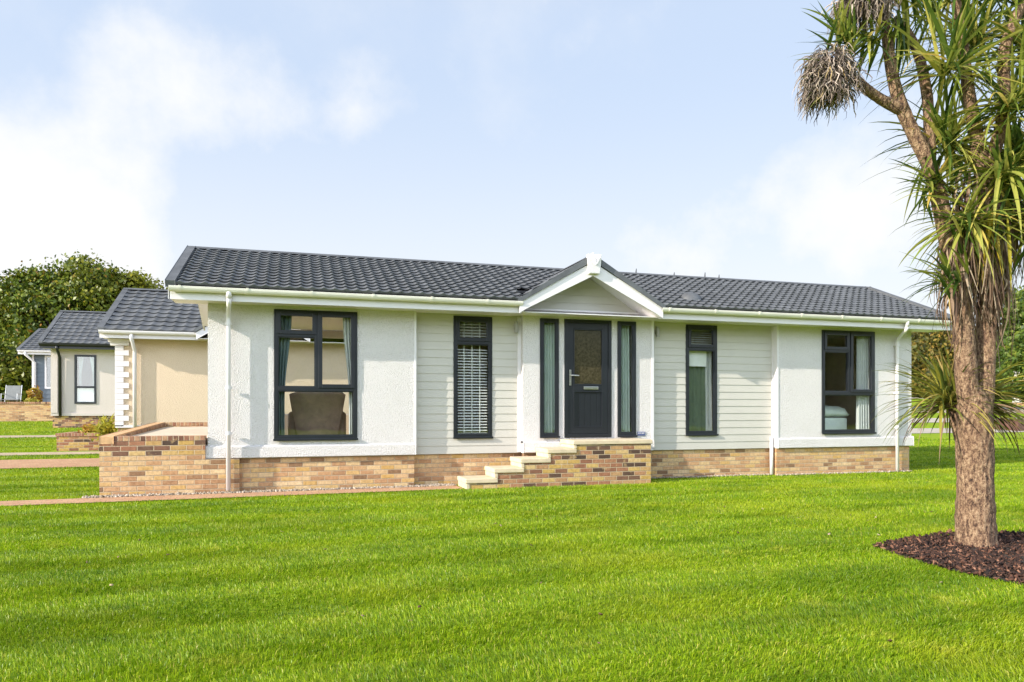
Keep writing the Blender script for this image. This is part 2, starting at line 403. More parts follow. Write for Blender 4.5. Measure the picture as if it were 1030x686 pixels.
# ------------------------------------------------------------------ world, sun, camera
W = bpy.data.worlds.new("World"); SC.world = W; W.use_nodes = True
nt = W.node_tree; bg = nt.nodes['Background']
SUN_V = Vector((3.8, 1.0, -1.8)).normalized()          # direction the light travels
el = math.asin(-SUN_V.z); az = math.atan2(-SUN_V.x, -SUN_V.y)
sky = N(nt, 'ShaderNodeTexSky'); sky.sky_type = 'NISHITA'; sky.sun_disc = False
sky.sun_elevation = el; sky.sun_rotation = az % (2 * math.pi); sky.air_density = 1.0; sky.dust_density = 1.2; sky.ozone_density = 1.0
tc = N(nt, 'ShaderNodeTexCoord'); dirv = tc.outputs['Generated']
def pdir(px, py):
    u, v = (px - 515) / 730, (411.5 - py) / 730
    return Vector((u * CP + SP, -u * SP + CP, v)).normalized()
warp = noise_tex(nt, dirv, 5.5, 7, .6); warp2 = noise_tex(nt, dirv, 2.0, 4, .5)
total = None
for px, py, rad, gain in ((190, 88, .14, .78), (110, 88, .10, .55), (260, 105, .10, .6), (355, 112, .09, .6), (420, 90, .08, .3), (60, 225, .16, 1.1), (-30, 270, .24, 1.3), (150, 280, .15, .8), (680, 260, .16, .7), (800, 240, .16, .75), (920, 240, .2, .9), (120, 5, .10, .45), (430, 250, .16, .45)):
    c = pdir(px, py)
    vm = N(nt, 'ShaderNodeVectorMath', operation='DISTANCE'); nt.links.new(dirv, vm.inputs[0]); vm.inputs[1].default_value = c
    q = math_n(nt, 'MULTIPLY', math_n(nt, 'MAXIMUM', math_n(nt, 'SUBTRACT', 1.0, math_n(nt, 'DIVIDE', vm.outputs['Value'], rad)), 0.0), gain)
    total = q if total is None else math_n(nt, 'ADD', total, q)
dens = math_n(nt, 'ADD', math_n(nt, 'MULTIPLY', total, .8), math_n(nt, 'MULTIPLY', math_n(nt, 'SUBTRACT', warp, .5), 2.3))
mr = N(nt, 'ShaderNodeMapRange', interpolation_type='SMOOTHSTEP'); mr.inputs[1].default_value = .0; mr.inputs[2].default_value = 1.15
nt.links.new(dens, mr.inputs[0]); cl = mr.outputs[0]
# scattered cloud over the rest of the sky and a bright milky band along the horizon
gen = N(nt, 'ShaderNodeMapRange', interpolation_type='SMOOTHSTEP'); gen.inputs[1].default_value = .45; gen.inputs[2].default_value = .78; gen.inputs[4].default_value = .45
nt.links.new(noise_tex(nt, dirv, 2.6, 7, .6), gen.inputs[0])
sz = N(nt, 'ShaderNodeSeparateXYZ'); nt.links.new(dirv, sz.inputs[0])
hz = N(nt, 'ShaderNodeMapRange', interpolation_type='SMOOTHSTEP'); hz.inputs[1].default_value = .45; hz.inputs[2].default_value = .02; hz.inputs[3].default_value = 0.; hz.inputs[4].default_value = .80
nt.links.new(sz.outputs[2], hz.inputs[0])
cl = math_n(nt, 'MAXIMUM', cl, math_n(nt, 'MAXIMUM', gen.outputs[0], hz.outputs[0]))
SKY_PALE = (2.5, 2.95, 3.68); CLOUD = (3.75, 3.78, 3.82)
base = mix_col(nt, .85, sky.outputs[0], SKY_PALE)
fin = mix_col(nt, cl, base, CLOUD)
zen = N(nt, 'ShaderNodeMapRange', interpolation_type='SMOOTHSTEP'); zen.inputs[1].default_value = .46; zen.inputs[2].default_value = .8; zen.inputs[3].default_value = 1.; zen.inputs[4].default_value = .42
nt.links.new(sz.outputs[2], zen.inputs[0])
fin = mix_col(nt, 1.0, fin, zen.outputs[0], 'MULTIPLY')
back_fill = N(nt, 'ShaderNodeMapRange', interpolation_type='SMOOTHSTEP'); back_fill.inputs[1].default_value = .25; back_fill.inputs[2].default_value = -.7; back_fill.inputs[3].default_value = 1.; back_fill.inputs[4].default_value = 3.2
nt.links.new(sz.outputs[1], back_fill.inputs[0])           # unseen sky behind the viewer boosted, added as fill light for the walls
fin = mix_col(nt, 1.0, fin, back_fill.outputs[0], 'MULTIPLY')
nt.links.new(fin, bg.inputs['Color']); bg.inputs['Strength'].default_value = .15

sl = bpy.data.lights.new('sun', 'SUN'); so = bpy.data.objects.new('sun', sl); COL.objects.link(so)
sl.energy = 4.25; sl.angle = R(.5); sl.color = (1, .925, .81)
so.rotation_euler = SUN_V.to_track_quat('-Z', 'Y').to_euler()
cam = bpy.data.cameras.new('camera'); co = bpy.data.objects.new('camera', cam); COL.objects.link(co)
co.location = (0, 0, EYE); co.rotation_euler = (R(90), 0, -PHI)
cam.lens = 36 * 730 / 1030; cam.sensor_width = 36; cam.shift_y = (411.5 - 343) / 1030; cam.clip_end = 2000; cam.clip_start = .05
SC.camera = co
SC.view_settings.view_transform = 'Standard'; SC.view_settings.look = 'None'; SC.view_settings.exposure = .85; SC.view_settings.gamma = 1
SC.render.engine = 'CYCLES'; SC.cycles.use_denoising = True; SC.cycles.max_bounces = 8; SC.cycles.transparent_max_bounces = 12

# ------------------------------------------------------------------ ground
MULCH = [rd(*p) for p in ((3.38, 6.72), (3.43, 6.2), (3.55, 5.7), (3.82, 5.2), (4.3, 4.8), (5, 4.7), (5.7, 5.2), (5.9, 6.3), (5.5, 7.3), (4.9, 7.55), (4.3, 7.35), (3.8, 7.05))]
ys = [-400, -150, -60, -20, 0, 14] + [14 + i * 1.0 for i in range(1, 62)] + [90, 130, 220, 400]
xs = [-400, -200, -100, -60, -40, -20, 0, 20, 40, 60, 80, 110, 200, 400]
g = MB()
for y in ys:
    for x in xs: g.v.append((x, y, gh(y)))
nxs = len(xs)
for j in range(len(ys) - 1):
    for i in range(nxs - 1): a = j * nxs + i; g.f.append((a, a + 1, a + nxs + 1, a + nxs))
tag(g.build('lawn', M['turf'], smooth=True), kind='structure')
def strip(name, mat, x0, x1, y0, y1, dz=.008, y0b=None, y1b=None):
    m = MB(); n = 12; y0b = y0 if y0b is None else y0b; y1b = y1 if y1b is None else y1b
    for i in range(n + 1):
        t = i / n; x = x0 + (x1 - x0) * t; a = y0 + (y0b - y0) * t; b = y1 + (y1b - y1) * t
        for k in range(5):
            y = a + (b - a) * k / 4; m.v.append((x, y, gh(y) + dz))
    for i in range(n):
        for k in range(4): q = i * 5 + k; m.f.append((q, q + 5, q + 6, q + 1))
    return tag(m.build(name, mat, smooth=True), kind='structure')
PATH_A = (-14, 2.69, 10.95, 11.62)
strip('path', M['paver'], -14, 2.66, 10.78, 11.55, .012, 11.48, 11.98)
strip('path', M['paver'], -30, -2.75, 17.0, 18.9, .012)
strip('path', M['path_beige'], -30, -2.75, 20.0, 20.75, .012)
strip('path', M['path_beige'], -30, -5.9, 26.0, 26.9, .012)
strip('path', M['concrete'], 13, 120, 30.2, 33.9, .012)
strip('path', M['path_beige'], 13, 120, 39.4, 43.5, .012)
strip('road', M['tarmac'], 13, 140, 44.0, 47.5, .012)
strip('pavement', M['concrete'], 13, 160, 60.5, 66.0, .012)
strip('path', M['concrete'], 22.6, 40, 23.4, 26.2, .012)

def in_poly(px, py, poly):
    ins = np.zeros(len(px), bool); j = len(poly) - 1
    for i in range(len(poly)):
        xi, yi = poly[i]; xj, yj = poly[j]
        ins ^= ((yi > py) != (yj > py)) & (px < (xj - xi) * (py - yi) / (yj - yi + 1e-12) + xi); j = i
    return ins
def grass():
    bands = [(2.9, 4.6, 7500, 1.0), (4.6, 6.5, 5200, 1.1), (6.5, 9, 3300, 1.3), (9, 13.5, 1900, 1.65), (13.5, 22, 700, 2.6), (22, 34, 260, 4.2)]
    P = []; S = []
    for d0, d1, dens, wd in bands:
        half = (d1) * .74 + .4; n = int((d1 - d0) * 2 * half * dens)
        d = rng.uniform(d0, d1, n); r = rng.uniform(-half, half, n)
        k = np.abs(r) < d * .74 + .4; d, r = d[k], r[k]
        P.append(np.stack([r * CP + d * SP, -r * SP + d * CP], 1)); S.append(np.full(len(d), wd))
    P = np.concatenate(P); S = np.concatenate(S); x, y = P[:, 0], P[:, 1]
    t = (x + 14) / 16.66; pa, pb = 10.78 + .70 * t, 11.55 + .43 * t
    bad = ((x < 2.72) & (y > pa - .02) & (y < pb + .02)) | in_poly(x, y, MULCH)
    bad |= (x > -2.74) & (x < 2.72) & (y > pb - .05) & (y < 17.4)
    bad |= (x > 2.66) & (x < 6.05) & (y > 11.38) & (y < 17)
    bad |= (x > 6.0) & (x < 9.08) & (y > 12.1) & (y < 17) | (x > 9.0) & (x < 12.4) & (y > 12.05) & (y < 17)
    bad |= (x < -2.7) & (((y > 16.98) & (y < 18.92)) | ((y > 19.98) & (y < 20.77)) | ((y > 25.98) & (y < 26.92)))
    bad |= (x < -2.7) & (y > 20.75) & (x > -5.9)
    bad |= (x > 13) & (((y > 30.15) & (y < 34)) | (y > 39)) | (x > 22.4) & (x < 40) & (y > 20.9) & (y < 26.3)
    k = ~bad; P, S = P[k], S[k]; n = len(P); x, y = P[:, 0], P[:, 1]
    yy = np.clip(y, 14, 75) - 14; z = .028 * yy + .0005 * yy * yy
    cl = np.array([mnoise.noise((a * .9, b * .9, 0)) + .6 * mnoise.noise((a * 3.1, b * 3.1, 4)) for a, b in P])
    hgt = (.025 + .015 * rng.random(n) + .014 * cl) * (1 + .12 * (S - 1)); hgt = np.clip(hgt, .010, .075)
    wid = (.0016 + .0014 * rng.random(n)) * S
    a = rng.uniform(0, 2 * np.pi, n); lean = rng.uniform(.15, .95, n); bandv = np.sin((y - .12 * x + .28 * cl) * 2 * np.pi / 1.05)
    b2 = np.where(rng.random(n) < .75, np.where(bandv > 0, 2.2, -1.2) + rng.normal(0, .45, n), rng.uniform(0, 2 * np.pi, n))
    sx, sy = np.cos(a) * wid, np.sin(a) * wid; lx, ly = np.cos(b2) * lean * hgt, np.sin(b2) * lean * hgt
    v = np.empty((n, 5, 3), np.float32)
    v[:, 0] = np.stack([x - sx, y - sy, z - .004], 1); v[:, 1] = np.stack([x + sx, y + sy, z - .004], 1)
    v[:, 2] = np.stack([x + sx * .8 + lx * .35, y + sy * .8 + ly * .35, z + hgt * .6], 1)
    v[:, 3] = np.stack([x - sx * .8 + lx * .35, y - sy * .8 + ly * .35, z + hgt * .6], 1)
    v[:, 4] = np.stack([x + lx, y + ly, z + hgt * (1 - .25 * lean)], 1)
    i = np.arange(n) * 5
    q = np.stack([i, i + 1, i + 2, i + 3], 1); tr = np.stack([i + 3, i + 2, i + 4], 1)
    tag(np_mesh('grass', v.reshape(-1, 3), [q, tr], M['blade']), 'short bright green mown grass covering the lawn', 'grass', kind='stuff')
grass()

def scatter_chips(name, mat, pts, size, flat, label, cat):
    """little tilted blocks lying on the ground"""
    n = len(pts); q = rng.normal(size=(n, 4)); q[:, 1:3] *= flat; q /= np.linalg.norm(q, axis=1)[:, None]
    w, i, j, k = q.T
    Rm = np.stack([1 - 2 * (j * j + k * k), 2 * (i * j - k * w), 2 * (i * k + j * w), 2 * (i * j + k * w), 1 - 2 * (i * i + k * k), 2 * (j * k - i * w), 2 * (i * k - j * w), 2 * (j * k + i * w), 1 - 2 * (i * i + j * j)], 1).reshape(n, 3, 3)
    c = np.array([[a, b, d] for d in (-1, 1) for b in (-1, 1) for a in (-1, 1)], float)
    s = rng.uniform(.5, 1.2, (n, 1, 3)) * np.array(size) * rng.lognormal(-.05, .22, (n, 1, 1))
    V = np.einsum('nij,nkj->nki', Rm, c[None] * s) + pts[:, None, :]
    f = np.array([[0, 2, 3, 1], [4, 5, 7, 6], [0, 1, 5, 4], [1, 3, 7, 5], [3, 2, 6, 7], [2, 0, 4, 6]])
    F = (np.arange(n)[:, None, None] * 8 + f[None]).reshape(-1, 4)
    tag(np_mesh(name, V.reshape(-1, 3), [F], mat), label, cat, kind='stuff')
# mulch bed
mb = MB(); c = rd(4.45, 6.3)
mb.v = [(c[0], c[1], .03)] + [(x, y, .012) for x, y in MULCH]
mb.f = [(0, i + 1, (i + 1) % len(MULCH) + 1) for i in range(len(MULCH))]
tag(mb.build('soil', M['soil']), kind='structure')
lo = np.min(MULCH, 0); hi = np.max(MULCH, 0)
p = rng.uniform(lo - .03, hi + .03, (9500, 2)); p = p[in_poly(p[:, 0], p[:, 1], [(c[0] + (x - c[0]) * 1.03, c[1] + (y - c[1]) * 1.03) for x, y in MULCH])]
dz = np.array([.03 + .02 * mnoise.noise((a * 3, b * 3, 1)) for a, b in p])
scatter_chips('bark_mulch', M['chip'], np.column_stack([p, dz + rng.uniform(-.01, .012, len(p))]), (.022, .0085, .004), .45, 'dark brown bark chippings around the foot of the palm trunk', 'mulch')
# pale gravel strip along the brick base
p = np.concatenate([np.column_stack([rng.uniform(-2.9, 2.66, 2600), rng.uniform(0, 1, 2600)]), np.column_stack([rng.uniform(6.05, 12.3, 2000), 2 + rng.uniform(0, 1, 2000)])])
tt = (p[:, 0] + 14) / 16.66; base = 11.55 + .43 * tt
yv = np.where(p[:, 1] < 1.5, base + p[:, 1] * (np.where(p[:, 0] < 1.98, 12.03, 12.2) - base), np.where(p[:, 0] < 9.05, 12.13, 11.98) + (p[:, 1] - 2) * .09)
scatter_chips('gravel', M['gravel'], np.column_stack([p[:, 0], yv, rng.uniform(.008, .022, len(p))]), (.014, .012, .009), 1, 'pale gravel lying along the foot of the brick base', 'gravel')

pl = []
while len(pl) < 70:
    r_, d_ = rng.uniform(-4, 6), rng.uniform(3.2, 11.5); x_, y_ = rd(r_, d_)
    if abs(r_) < d_ * .72 and y_ < 10.6 and not in_poly(np.array([x_]), np.array([y_]), MULCH)[0]: pl.append((x_, y_, .036))
scatter_chips('fallen_leaves', M['dead'], np.array(pl), (.013, .008, .0012), .35, 'small dry brown leaves fallen on the mown lawn', 'leaves')

# ------------------------------------------------------------------ the main home
home = empty('park_home', (5.5, 14, 0), 'long single-storey white rendered park home with charcoal tiled roof and gabled porch', 'house')
YW, YS = 12.056, 12.196
YB = 15.85                                   # back wall
Z0, Z1 = .535, 2.95
WL = (-.268, 1.026, .815, 2.882); WR = (10.114, 11.411, .815, 2.882)
S1 = (2.653, 3.342, .81, 2.905); S2 = (7.137, 7.815, .81, 2.905)
SLA = (4.172, 4.526, .81, 2.90); DOOR = (4.631, 5.543, .79, 2.904); SLB = (5.661, 6.03, .81, 2.90)
EY, EZ, RY, RZ = 11.56, 3.135, 13.89, 4.125
RX0, RX1 = -1.72, 12.96
GL, GR, GX, GZ = 3.64, 6.31, 4.965, 3.93     # porch gable feet, ridge x, ridge z
for xa, xb, holes in ((-1.235, 1.979, [WL]), (3.86, 6.383, [SLA, DOOR, SLB]), (9.079, 12.361, [WR])):
    wall(MB(), xa, xb, .70, Z1 + .02, YW, .26, holes).build('rendered_wall', M['render'], home)
wall(MB(), 1.98, 3.859, Z0, Z1 + .02, YS, .14, [S1], .137).build('clad_wall', M['clad'], home)
wall(MB(), 6.384, 9.078, Z0, Z1 + .02, YS, .14, [S2], .137).build('clad_wall', M['clad'], home)
for xa, xb in ((-1.262, 1.979), (3.86, 6.383), (9.079, 12.39)):   # thick rendered band at the foot of each bay
    m = MB()
    m.extrude([(YW + .1, .54), (YW - .032, .54), (YW - .032, .712), (YW - .006, .735), (YW + .1, .735)], 0, xa, xb)
    m.build('plinth_band', M['render'], home, bevel=.006)
# end walls with the gable triangle
def end_wall(xa, xb, hole):
    m = MB()
    if hole:
        a, b, c, d = hole
        for q in ((YW + .262, a, Z0, Z1), (b, YB, Z0, Z1), (a, b, Z0, c), (a, b, d, Z1)): m.box(xa, xb, *q)
    else: m.box(xa, xb, YW + .262, YB, Z0, Z1)
    m.extrude([(YW + .3, Z1 + .003), (YB, Z1 + .003), (RY, RZ - .1)], 0, xa, xb)
    return m.build('end_wall', M['render'], home)
end_wall(-1.235, -1.09, (13.0, 15.3, .95, 2.85)); end_wall(12.216, 12.361, None)  # unseen terrace-side opening added so the sun reaches the end room
m = wall(MB(), -1.09, 12.216, Z0, Z1, YB - .14, .14, [(-.4, 1.8, 1.2, 2.8), (2.4, 3.3, 1.6, 2.8), (6.9, 8.2, 1.3, 2.8), (9.8, 11.6, 1.2, 2.8)]); m.build('back_wall', M['render'], home)  # unseen rear openings added to let daylight into the rooms
# corner trims
for xa, xb, y0 in ((1.955, 1.992, YW - .012), (3.80, 3.872, YS - .03), (6.345, 6.396, YW - .012), (9.045, 9.064, YS - .03), (9.066, 9.10, YW - .012)):
    MB().box(xa, xb, y0, YS + .02, .545, Z1 - .02).build('corner_trim', M['pvc'], home, bevel=.004)
# brick base
def plinth(xa, xb, y): MB().box(xa, xb, y, y + .11, -.15, .532).build('brick_base', M['brick'], home)
plinth(-.78, 1.962, YW + .035); plinth(3.885, 6.36, YW + .035); plinth(1.963, 3.884, YS + .035); plinth(6.361, 9.078, YS + .035); plinth(9.079, 12.34, YW + .035)
MB().box(12.229, 12.34, YW + .148, YB, -.15, .532).build('brick_base', M['brick'], home)
MB().box(-1.2, 12.34, YB - .12, YB - .01, -.15, .53).build('brick_base', M['brick'], home)
# floor, ceiling, partitions
MB().box(-1.08, 12.2, YW + .27, YB - .15, .50, .62).build('floor', M['floor'], home)
MB().box(-1.085, 12.21, YW + .03, YB - .145, 2.955, 3.0).build('ceiling', M['ceil'], home)
for x in (2.3, 3.75, 6.45, 8.75): MB().box(x, x + .09, YS + .16, YB - .15, .625, 2.95).build('partition', M['room'], home)
m = MB()
m.box(-1.08, -1.06, YW + .27, 12.98, .625, 2.95); m.box(-1.08, -1.06, 15.32, YB - .15, .625, 2.95)
m.box(2.35, 12.2, 14.6, 14.68, .625, 2.95)
m.box(-.98, 2.26, YB - .175, YB - .15, .625, 1.18); m.box(12.185, 12.205, YW + .27, YB - .15, .625, 2.95)
m.box(1.82, 2.26, YB - .175, YB - .15, 1.18, 2.95); m.box(-.98, -.42, YB - .175, YB - .15, 1.18, 2.95)
m.build('inner_wall', M['room'], home)
# roof
keep = lambda c: ~((c[:, 0] > GL + .12) & (c[:, 0] < GR - .12) & (c[:, 1] < 12.2))
V, F = tiles(RX0, RX1, (EY, EZ), (RY, RZ), 13, keep)
rt = np_mesh('roof_tiles', V - np.array(home.location), [F], M['roof'], home, smooth=False)
V, F = tiles(RX0, RX1, (2 * RY - EY, EZ), (RY, RZ), 13)
np_mesh('roof_tiles', V - np.array(home.location), [F], M['roof'], home)
m = MB(); dz = .035
for xa, xb in ((RX0, GL + .14), (GR - .14, RX1)): m.extrude([(EY + .03, EZ - .008), (RY, RZ - .02), (RY, RZ - .06), (EY + .03, EZ - .045)], 0, xa, xb)
m.extrude([(12.2, EZ + (12.2 - EY) * .425 - .02), (RY, RZ - .02), (RY, RZ - .06), (12.2, EZ + (12.2 - EY) * .425 - .06)], 0, GL + .14, GR - .14)
yb = 2 * RY - EY
m.extrude([(RY, RZ - .02), (yb, EZ - .008), (yb, EZ - .045), (RY, RZ - .06)], 0, RX0, RX1)
m.build('roof_deck', M['black'], home)
m = MB().extrude([(RY - .12, RZ - .005), (RY - .05, RZ + .045), (RY + .05, RZ + .045), (RY + .12, RZ - .005)], 0, RX0 - .03, RX1 + .03)
m.build('ridge_cap', M['roof'], home, bevel=.01)
for xs_ in (RX0 - .035, RX1 - .10):          # flat dark flashing on each verge
    t = Vector((RY - EY, RZ - EZ)).normalized(); n = Vector((-t.y, t.x))
    for sgn in (1, -1):
        a, b = Vector((EY - .03, EZ - .012)), Vector((RY, RZ))
        prof = [a + n * .055, b + n * .055, b - n * .05, a - n * .05]
        if sgn < 0: prof = [Vector((2 * RY - q.x, q.y)) for q in prof]
        MB().extrude([(q.x, q.y) for q in prof], 0, xs_, xs_ + .135).build('verge_flashing', M['roof'], home, bevel=.006)
for xa in (RX0 - .012, RX1 - .012):           # white bargeboards and sloping soffit at the ends
    for sgn in (1, -1):
        prof = [(EY + .07, EZ - .03), (RY, RZ - .06), (RY, RZ - .25), (EY + .07, EZ - .22)]
        if sgn < 0: prof = [(2 * RY - a, b) for a, b in prof]
        MB().extrude(prof, 0, xa, xa + .024).build('bargeboard', M['pvc'], home)
for xa, xb in ((RX0 + .012, -1.236), (12.362, RX1 - .012)):
    m = MB()
    for sgn in (1, -1):
        prof = [(EY + .5, 2.985), (RY, RZ - .2), (RY, RZ - .22), (EY + .5, 2.965)]
        if sgn < 0: prof = [(2 * RY - a, b) for a, b in prof]
        m.extrude(prof, 0, xa, xb)
    m.build('end_soffit', M['pvc'], home)
YG = 11.63
segs = ((RX0, GL + .06), (GR - .03, RX1))
for xa, xb in segs:
    MB().box(xa, xb, YG, YG + .022, 2.915, 3.115).build('fascia', M['pvc'], home)
    MB().box(xa + .013, xb, YG + .022, YW + .13, 2.93, 2.945).build('soffit', M['pvc'], home)
    prof = [(YG - .008 - .055 + .055 * math.cos(a), 3.095 + .075 * -math.sin(a) if 0 < a < math.pi else 3.095) for a in np.linspace(0, math.pi, 9)]
    prof += [(p_ + (.004 if p_ < YG - .06 else -.004), 3.099 if i in (0, 8) else q_ + .006) for i, (p_, q_) in reversed(list(enumerate(prof)))]
    gt = MB().extrude(prof, 0, xa + .01, xb - .005).build('gutter', M['pvc_cream'], home)
    x = xa + .14
    while x < xb:
        m = MB()
        pr = [(YG - .006 - .058 + .062 * math.cos(a), 3.098 - .082 * math.sin(a)) for a in np.linspace(0, math.pi, 9)]
        m.extrude(pr + [(YG - .127, 3.106), (YG - .003, 3.106)], 0, x, x + .035); x += .93
        m.build('gutter_bracket', M['pvc_cream'], gt)
MB().box(GL + .05, GR - .02, YG + .03, YW + .13, 2.935, 2.95).build('soffit', M['pvc'], home)
# porch gable
pit = (GZ - 3.16) / ((GR - GL) / 2)
for sgn, foot in ((-1, GL), (1, GR)):
    fz = 3.155
    def P(x, dz=0): return (x, fz + (x - foot) / (GX - foot) * (GZ - fz) + dz)
    top = [P(foot - .0 * sgn), P(GX)]
    # bargeboard
    MB().extrude([P(foot, -.05), P(GX, -.10), P(GX, -.335), P(foot - sgn * .16, -.245 + 0), P(foot, -.245)], 1, 11.545, 11.575).build('bargeboard', M['pvc'], home)
    MB().extrude([P(foot + sgn * .03, .0), P(GX, .03), P(GX, -.075), P(foot + sgn * .03, -.07)], 1, 11.52, 11.66).build('verge_flashing', M['roof'], home, bevel=.005)
    # tiled slope of the gable roof, running back until it dives under the main roof
    m = MB(); n_y = 26; n_s = 24
    for j in range(n_s + 1):
        s = j / n_s; x = foot + (GX - foot) * s
        for i in range(n_y + 1):
            y = 11.62 + 1.95 * i / n_y
            z = P(x)[1] + .018 * math.sin(y / .2 * 2 * math.pi) + .03 * (1 - (s * 5) % 1.0) - .01
            m.v.append((x, y, z))
    for j in range(n_s):
        for i in range(n_y): a = j * (n_y + 1) + i; m.f.append((a, a + 1, a + n_y + 2, a + n_y + 1))
    m.build('porch_roof', M['roof'], home)
    # sloping soffit
    MB().extrude([P(foot - sgn * .05, -.24), P(GX, -.16), P(GX, -.175), P(foot - sgn * .05, -.255)], 1, 11.576, YW + .02).build('soffit', M['pvc'], home)
m = MB(); zb = 3.06; k = 0                   # lapped boards filling the gable
while zb < 3.72:
    zt = min(zb + .135, 3.74)
    def xx(z, s): return GX + s * max(.01, (GZ - .2 - z) / pit)
    m.quad((xx(zb, -1), YW - .006, zb), (xx(zb, 1), YW - .006, zb), (xx(zt, 1), YW + .008, zt), (xx(zt, -1), YW + .008, zt))
    m.quad((xx(zb, -1), YW - .006, zb), (xx(zb, -1), YW + .02, zb), (xx(zb, 1), YW + .02, zb), (xx(zb, 1), YW - .006, zb)); zb = zt + .0001
m.build('gable_cladding', M['clad'], home)
MB().box(GL + .2, GR - .1, YW - .045, YW + .05, 3.03, 3.058).build('gable_ledge', M['pvc'], home)
MB().box(3.862, 6.381, YW, YW + .1, 2.971, 3.029).build('head_band', M['render'], home)
MB().extrude([(GL + .25, 3.0), (GR - .25, 3.0), (GX, GZ - .12)], 1, YW + .04, YW + .1).build('gable_backing', M['clad'], home)
gr_ = MB().extrude([(GX - .09, GZ - .01), (GX, GZ + .05), (GX + .09, GZ - .01)], 1, 11.6, 13.55).build('ridge_cap', M['roof'], home, bevel=.01)
m = MB(); a, b = 11.475, 11.56               # tapered keystone with a raised mark
m.v = [(GX - .1, a, 3.62), (GX + .1, a, 3.62), (GX + .1, b, 3.62), (GX - .1, b, 3.62), (GX - .128, a - .02, 3.95), (GX + .128, a - .02, 3.95), (GX + .128, b, 3.95), (GX - .128, b, 3.95)]
m.f = [(0, 3, 2, 1), (4, 5, 6, 7), (0, 1, 5, 4), (1, 2, 6, 5), (2, 3, 7, 6), (3, 0, 4, 7)]
ks = m.build('finial', M['pvc'], home, bevel=.012)
m = MB()
m.extrude([(GX - .055, 3.89), (GX - .02, 3.9), (GX + .012, 3.78), (GX - .006, 3.765)], 1, a - .04, a + .002)
m.extrude([(GX + .002, 3.765), (GX + .03, 3.79), (GX + .085, 3.895), (GX + .05, 3.9)], 1, a - .043, a + .002)
m.build('emblem', M['pvc'], ks, bevel=.006)
m = MB(); m.tube([(GX - .01, 11.53, 3.93), (GX - .01, 11.53, 3.99)], [.035, .012], 10); m.build('finial_cap', M['pvc'], ks)
# roof vent
m = MB(); m.v = []
vx, vy = 7.2, 12.1
for i, (s, h) in enumerate(((1, 0), (.92, .05), (.7, .09), (.35, .115), (.0, .12))):
    for q in range(14):
        t = 2 * math.pi * q / 14; m.v.append((vx + .19 * s * math.cos(t), vy + .17 * s * math.sin(t), EZ + (vy + .17 * s * math.sin(t) - EY) * .425 * .8 + .06 + h))
for i in range(4):
    for q in range(14): m.f.append((i * 14 + q, i * 14 + (q + 1) % 14, (i + 1) * 14 + (q + 1) % 14, (i + 1) * 14 + q))
m.build('roof_vent', M['roof'], home, smooth=True)
for i, (x, h) in enumerate(((6.95, .1), (7.85, .07), (8.6, .11), (8.95, .08))):
    MB().tube([(x, RY, RZ + .03), (x + .01, RY, RZ + .04 + h)], [.02, .008], 6).build('ridge_spike', M['roof'], home)

# windows
def rect_frame(m, x0, x1, z0, z1, w, y0, y1, wt=None, wb=None):
    wt = wt or w; wb = wb or w
    m.box(x0, x0 + w, y0, y1, z0, z1); m.box(x1 - w, x1, y0, y1, z0, z1)
    m.box(x0 + w, x1 - w, y0 + .0005, y1, z1 - wt, z1); m.box(x0 + w, x1 - w, y0 + .0005, y1, z0, z0 + wb)
def pane(par, x0, x1, z0, z1, y, name='pane'):
    m = MB(); m.box(x0, x1, y, y + .006, z0, z1); m.f = [m.f[2]]
    return m.build(name, M['glass'], par)
def window(r, yw, kind):
    x0, x1, z0, z1 = r; y0, y1 = yw - .022, yw + .055
    g = .003; x0 += g; x1 -= g; z0 += g; z1 -= g
    m = MB(); rect_frame(m, x0, x1, z0, z1, .058, y0, y1)
    wz, wx = z1 - z0, x1 - x0; bits = []
    if kind == 'bay':
        xm = x0 + .512 * wx; zt = z1 - .61 * wz; zl = z1 - .195 * wz
        m.box(xm - .034, xm + .034, y0 - .001, y1, zt, z1 - .058); m.box(x0 + .058, x1 - .058, y0 - .0015, y1, zt - .034, zt + .034); m.box(x0 + .058, xm - .034, y0 - .001, y1, zl - .03, zl + .03)
        bits = [(x0 + .058, xm - .034, zl + .03, z1 - .058, 1), (x0 + .058, xm - .034, zt + .034, zl - .03, 0), (xm + .034, x1 - .058, zt + .034, z1 - .058, 1), (x0 + .058, x1 - .058, z0 + .058, zt - .034, 0)]
    elif kind == 'slim':
        zl = z1 - .215 * wz
        m.box(x0 + .058, x1 - .058, y0 - .001, y1, zl - .034, zl + .034)
        bits = [(x0 + .058, x1 - .058, zl + .034, z1 - .058, 1), (x0 + .058, x1 - .058, z0 + .058, zl - .034, 0)]
    else: bits = [(x0 + .058, x1 - .058, z0 + .058, z1 - .058, 0)]
    w = m.build('window', M['anth'], home, bevel=.004)
    for a, b, c, d, op in bits:
        if op:
            s = MB(); rect_frame(s, a - .018, b + .018, c - .018, d + .018, .062, y0 - .018, y0 + .03); s.build('opener_sash', M['anth'], w, bevel=.005); pane(w, a + .04, b - .04, c + .04, d - .04, y0 + .022)
        else:
            s = MB(); rect_frame(s, a, b, c, d, .014, y0 + .012, y0 + .04); s.build('glazing_bead', M['anth'], w); pane(w, a + .01, b - .01, c + .01, d - .01, y0 + .03)
    MB().box(x0 - .012, x1 + .012, y0 - .03, y0, z0 - .022, z0 + .012).build('sill', M['anth'], w, bevel=.004)
    return w
window(WL, YW, 'bay'); window(WR, YW, 'bay'); window(S1, YS, 'slim'); window(S2, YS, 'slim'); window(SLA, YW, 'side'); window(SLB, YW, 'side')
